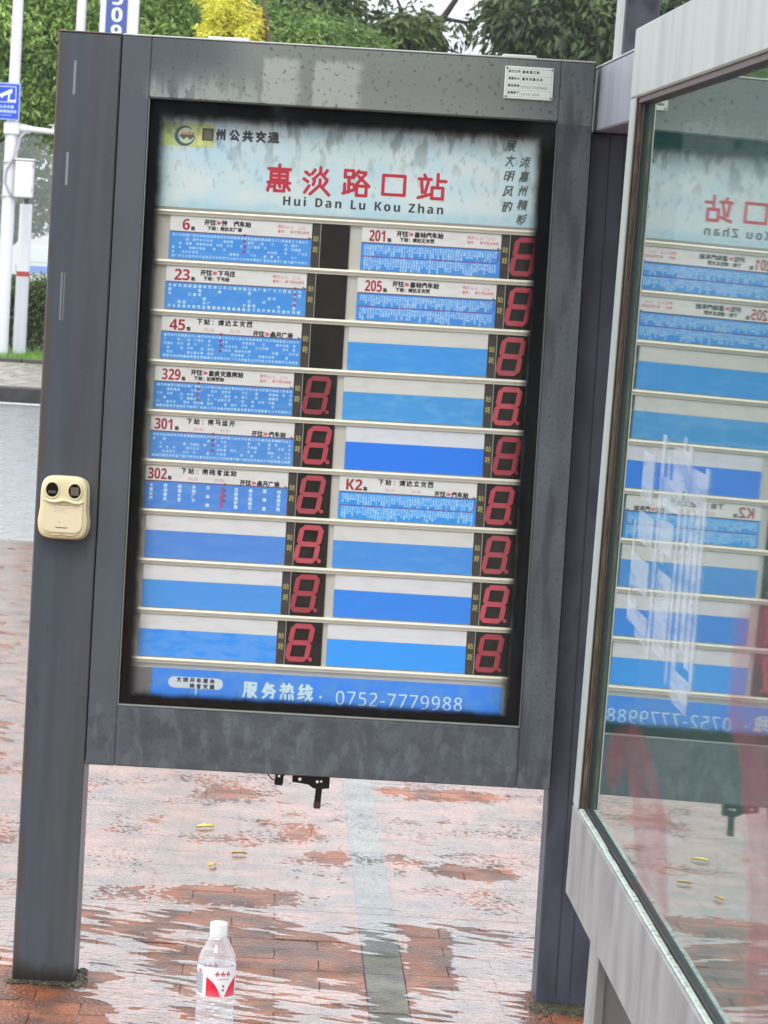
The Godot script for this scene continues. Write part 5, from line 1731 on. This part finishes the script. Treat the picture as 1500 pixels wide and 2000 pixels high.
func dispenser() -> void:
	var d := thing("wall_dispenser", "cream plastic dispenser with two dark round windows on left post", "dispenser", Vector3(0.0615, 1.0175, 0.0005))
	var cream := mat(srgb(208, 198, 162), 0.35)
	cream.subsurf_scatter_enabled = true
	cream.subsurf_scatter_strength = 0.05
	var shape := func(a: float) -> Vector2:
		var c := cos(a)
		var s := sin(a)
		var e := 0.42
		var x := signf(c) * pow(absf(c), e)
		var y := signf(s) * pow(absf(s), e)
		# narrower head, a waist and a wider chin
		var w := 0.0495 + 0.0035 * ss(0.1, -0.3, y) - 0.002 * exp(-pow((y - 0.12) / 0.12, 2.0))
		return Vector2(x * w, y * 0.0665)
	part("back_shell", blob(shape, 0.0, 0.012, 0.0, 0.006), mat(srgb(188, 186, 160), 0.4), d, Vector3(0.0035, -0.002, 0))
	part("front_shell", blob(shape, 0.006, 0.030, 0.002, 0.009), cream, d)
	# lower tray, set into a rim
	var st := mb()
	var tray := PackedVector2Array()
	for p in [Vector2(-0.040, 0.014), Vector2(-0.030, 0.0105), Vector2(-0.018, 0.0095), Vector2(-0.008, 0.0115), Vector2(0.0, 0.0135), Vector2(0.010, 0.0125), Vector2(0.022, 0.0085), Vector2(0.033, 0.0085), Vector2(0.040, 0.012), Vector2(0.041, -0.036), Vector2(0.037, -0.046), Vector2(0.028, -0.051), Vector2(-0.028, -0.051), Vector2(-0.037, -0.046), Vector2(-0.041, -0.036)]:
		tray.append(p)
	prism(st, tray, 0.0300, 0.0335)
	var tr := part("tray_cover", st.commit(), mat(srgb(214, 204, 174), 0.4), d)
	# brow: a rounded lip that overhangs the tray
	st = mb()
	var brow := [Vector3(-0.041, 0.017, 0.032), Vector3(-0.03, 0.0135, 0.0345), Vector3(-0.018, 0.0125, 0.0355), Vector3(-0.008, 0.0145, 0.0355), Vector3(0.0, 0.0165, 0.0355), Vector3(0.010, 0.0155, 0.0355), Vector3(0.022, 0.0115, 0.0355), Vector3(0.033, 0.0115, 0.0345), Vector3(0.041, 0.015, 0.032)]
	tube(st, brow, [0.002, 0.0036, 0.004, 0.004, 0.004, 0.004, 0.004, 0.0036, 0.002], 12)
	part("brow", st.commit(), cream, d)
	for s in [-1, 1]:
		var eye := Vector3(0.0235 * s - 0.001, 0.0365 - 0.0005 * s, 0)
		st = mb()
		var ring := []
		var rad := []
		for k in 25:
			var a := TAU * k / 24
			ring.append(eye + Vector3(0.0145 * cos(a), 0.0168 * sin(a), 0.0322))
			rad.append(0.0018)
		tube(st, ring, rad, 8, false)
		part("window_rim", st.commit(), cream, d)
		st = mb()
		var o := PackedVector2Array()
		for k in 24:
			o.append(Vector2(eye.x + 0.0140 * cos(TAU * k / 24), eye.y + 0.0163 * sin(TAU * k / 24)))
		prism(st, o, 0.030, 0.0327)
		var wn := part("window", st.commit(), mat(srgb(26, 24, 24), 0.12), d)
		part("gauge", box(Vector3(eye.x - 0.0085, eye.y - (0.0085 if s > 0 else 0.007), 0.0327), Vector3(eye.x + 0.0085, eye.y + (0.0085 if s > 0 else -0.0015), 0.0331), 0.0002), mat(srgb(96, 92, 82), 0.3) if s > 0 else mat(srgb(76, 78, 76), 0.3), wn)
	# faint moulded print
	var ink := mat(srgb(150, 138, 112), 0.6)
	for e in [[-0.011, 0.0052, 0.024, 0.0016], [-0.019, -0.0005, 0.036, 0.0008], [-0.019, -0.0032, 0.028, 0.0008], [-0.019, -0.0060, 0.022, 0.0008], [-0.019, -0.0088, 0.026, 0.0008], [0.004, -0.0112, 0.007, 0.0008]]:
		part("print_line", box(Vector3(e[0], e[1], 0.0334), Vector3(e[0] + e[2], e[1] + e[3], 0.03362), 0.0), ink if e[3] > 0.001 else mat(srgb(190, 176, 142), 0.6), tr)
	part("logo_dot", box(Vector3(-0.008, -0.0315, 0.0334), Vector3(-0.004, -0.0285, 0.03365), 0.0), mat(srgb(130, 180, 190), 0.5), tr)
	st = mb()
	prism(st, PackedVector2Array([Vector2(-0.016, -0.0395), Vector2(-0.0125, -0.0425), Vector2(0.0095, -0.0425), Vector2(0.0125, -0.0395), Vector2(0.0095, -0.0405), Vector2(-0.0125, -0.0405)]), 0.0330, 0.0337)
	part("slot", st.commit(), mat(srgb(88, 74, 52), 0.6), tr)
	st = mb()
	tube(st, [Vector3(-0.036, -0.053, 0.031), Vector3(-0.02, -0.0585, 0.0318), Vector3(-0.007, -0.0572, 0.0318), Vector3(0, -0.0545, 0.0318), Vector3(0.008, -0.0575, 0.0318), Vector3(0.022, -0.058, 0.0318), Vector3(0.037, -0.051, 0.031)], [0.0008, 0.0011, 0.0011, 0.0011, 0.0011, 0.0011, 0.0008], 8)
	part("chin_groove", st.commit(), mat(srgb(186, 168, 120), 0.5), d)

func bottle() -> void:
	var b := thing("water_bottle", "clear plastic water bottle with white cap and red label", "bottle", Vector3(0.449, 0.003, 0.55))
	var R := 0.0375
	var plastic := mat(Color(0.92, 0.93, 0.96, 0.2), 0.06)
	plastic.transparency = BaseMaterial3D.TRANSPARENCY_ALPHA
	var prof := PackedVector2Array([Vector2(0.001, 0.004), Vector2(0.026, 0.0), Vector2(0.034, 0.004), Vector2(R, 0.012)])
	var y := 0.016
	while y < 0.118:       # moulded ribs below the label
		prof.append(Vector2(R, y))
		prof.append(Vector2(R - 0.0004, y + 0.0075))
		prof.append(Vector2(R - 0.0022, y + 0.0095))
		prof.append(Vector2(R - 0.0022, y + 0.011))
		prof.append(Vector2(R - 0.0004, y + 0.013))
		y += 0.0148
	for p in [Vector2(R, 0.124), Vector2(R - 0.0008, 0.126), Vector2(R - 0.0008, 0.186), Vector2(R, 0.189), Vector2(R - 0.0015, 0.199), Vector2(R * 0.82, 0.213), Vector2(R * 0.62, 0.226), Vector2(0.0185, 0.236), Vector2(0.0150, 0.241), Vector2(0.0142, 0.2425)]:
		prof.append(p)
	var st := mb()
	lathe(st, prof, 40)
	part("body", st.commit(), plastic, b)
	# water left at the bottom
	st = mb()
	lathe(st, PackedVector2Array([Vector2(0.0005, 0.006), Vector2(0.033, 0.006), Vector2(R - 0.003, 0.014), Vector2(R - 0.003, 0.022), Vector2(0.0005, 0.022)]), 32)
	var wm := mat(Color(0.9, 0.95, 1.0, 0.05), 0.02)
	wm.transparency = BaseMaterial3D.TRANSPARENCY_ALPHA
	part("water", st.commit(), wm, b)
	st = mb()
	lathe(st, PackedVector2Array([Vector2(0.0145, 0.2405), Vector2(0.0168, 0.2405), Vector2(0.0168, 0.243), Vector2(0.0145, 0.2432)]), 32)
	var cap_m := mat(srgb(228, 236, 236), 0.4)
	part("neck_ring", st.commit(), cap_m, b)
	st = mb()
	for k in 40:           # knurled cap
		var a := TAU * k / 40
		var a2 := TAU * (k + 0.5) / 40
		var a3 := TAU * (k + 1) / 40
		var P := func(an: float, r: float, yy: float) -> Vector3: return Vector3(r * sin(an), yy, r * cos(an))
		face(st, [P.call(a, 0.0172, 0.2436), P.call(a2, 0.0166, 0.2436), P.call(a2, 0.0166, 0.264), P.call(a, 0.0172, 0.264)], P.call(a2, 1, 0))
		face(st, [P.call(a2, 0.0166, 0.2436), P.call(a3, 0.0172, 0.2436), P.call(a3, 0.0172, 0.264), P.call(a2, 0.0166, 0.264)], P.call(a2, 1, 0))
	lathe(st, PackedVector2Array([Vector2(0.0171, 0.264), Vector2(0.0164, 0.2662), Vector2(0.014, 0.2672), Vector2(0.0003, 0.2674)]), 40)
	part("cap", st.commit(), cap_m, b)
	# label sleeve
	var c := Canvas.new(1000, 256, Color(0.90, 0.90, 0.92))
	for q in [0, 500]:
		var o: float = q
		c.rect(o + 20, 60, o + 170, 240, Color(0.62, 0.66, 0.70))
		for k in 5:
			c.rect(o + 30, 80 + k * 30, o + 150, 88 + k * 30, Color(0.45, 0.5, 0.55))
		c.disc(o + 130, 45, 26, 20, Color(0.80, 0.45, 0.52))
		for yy in range(92, 256):
			var t := (yy - 92) / 164.0
			var half := 118.0 * pow(1.0 - t, 1.25) * (1.0 - 0.25 * sin(t * PI)) + 14.0
			var red := Color(0.82, 0.10, 0.22).lerp(Color(0.85, 0.35, 0.42), ss(0.45, 1.0, t))
			c.rect(o + 200, yy, o + 345 - half, yy + 1, red)
			c.rect(o + 345 + half, yy, o + 490, yy + 1, red)
		for k in 3:
			var gx := o + 275 + k * 48
			c.line(gx, 60, gx + 16, 50, 4, Color(0.62, 0.22, 0.3))
			c.line(gx + 20, 36, gx + 16, 78, 4, Color(0.62, 0.22, 0.3))
			c.line(gx + 10, 64, gx + 36, 58, 3.5, Color(0.62, 0.22, 0.3))
			c.line(gx + 28, 50, gx + 36, 74, 3.5, Color(0.62, 0.22, 0.3))
		c.rect(o + 300, 100, o + 395, 106, Color(0.5, 0.5, 0.55))
		c.glyphs("公", o + 338, 150, 22, 22, Vector2.ZERO, 2.5, Color(0.3, 0.3, 0.35))
		c.glyphs("水", o + 338, 186, 20, 20, Vector2.ZERO, 2.5, Color(0.3, 0.3, 0.35))
	var lm := mat(Color(1, 1, 1), 0.35)
	lm.albedo_texture = c.tex()
	st = mb()
	lathe(st, PackedVector2Array([Vector2(R + 0.0002, 0.127), Vector2(R + 0.0002, 0.185)]), 48, Vector2(0.127, 0.185))
	var lb := part("label", st.commit(), lm, b)
	lb.rotation.y = -1.77
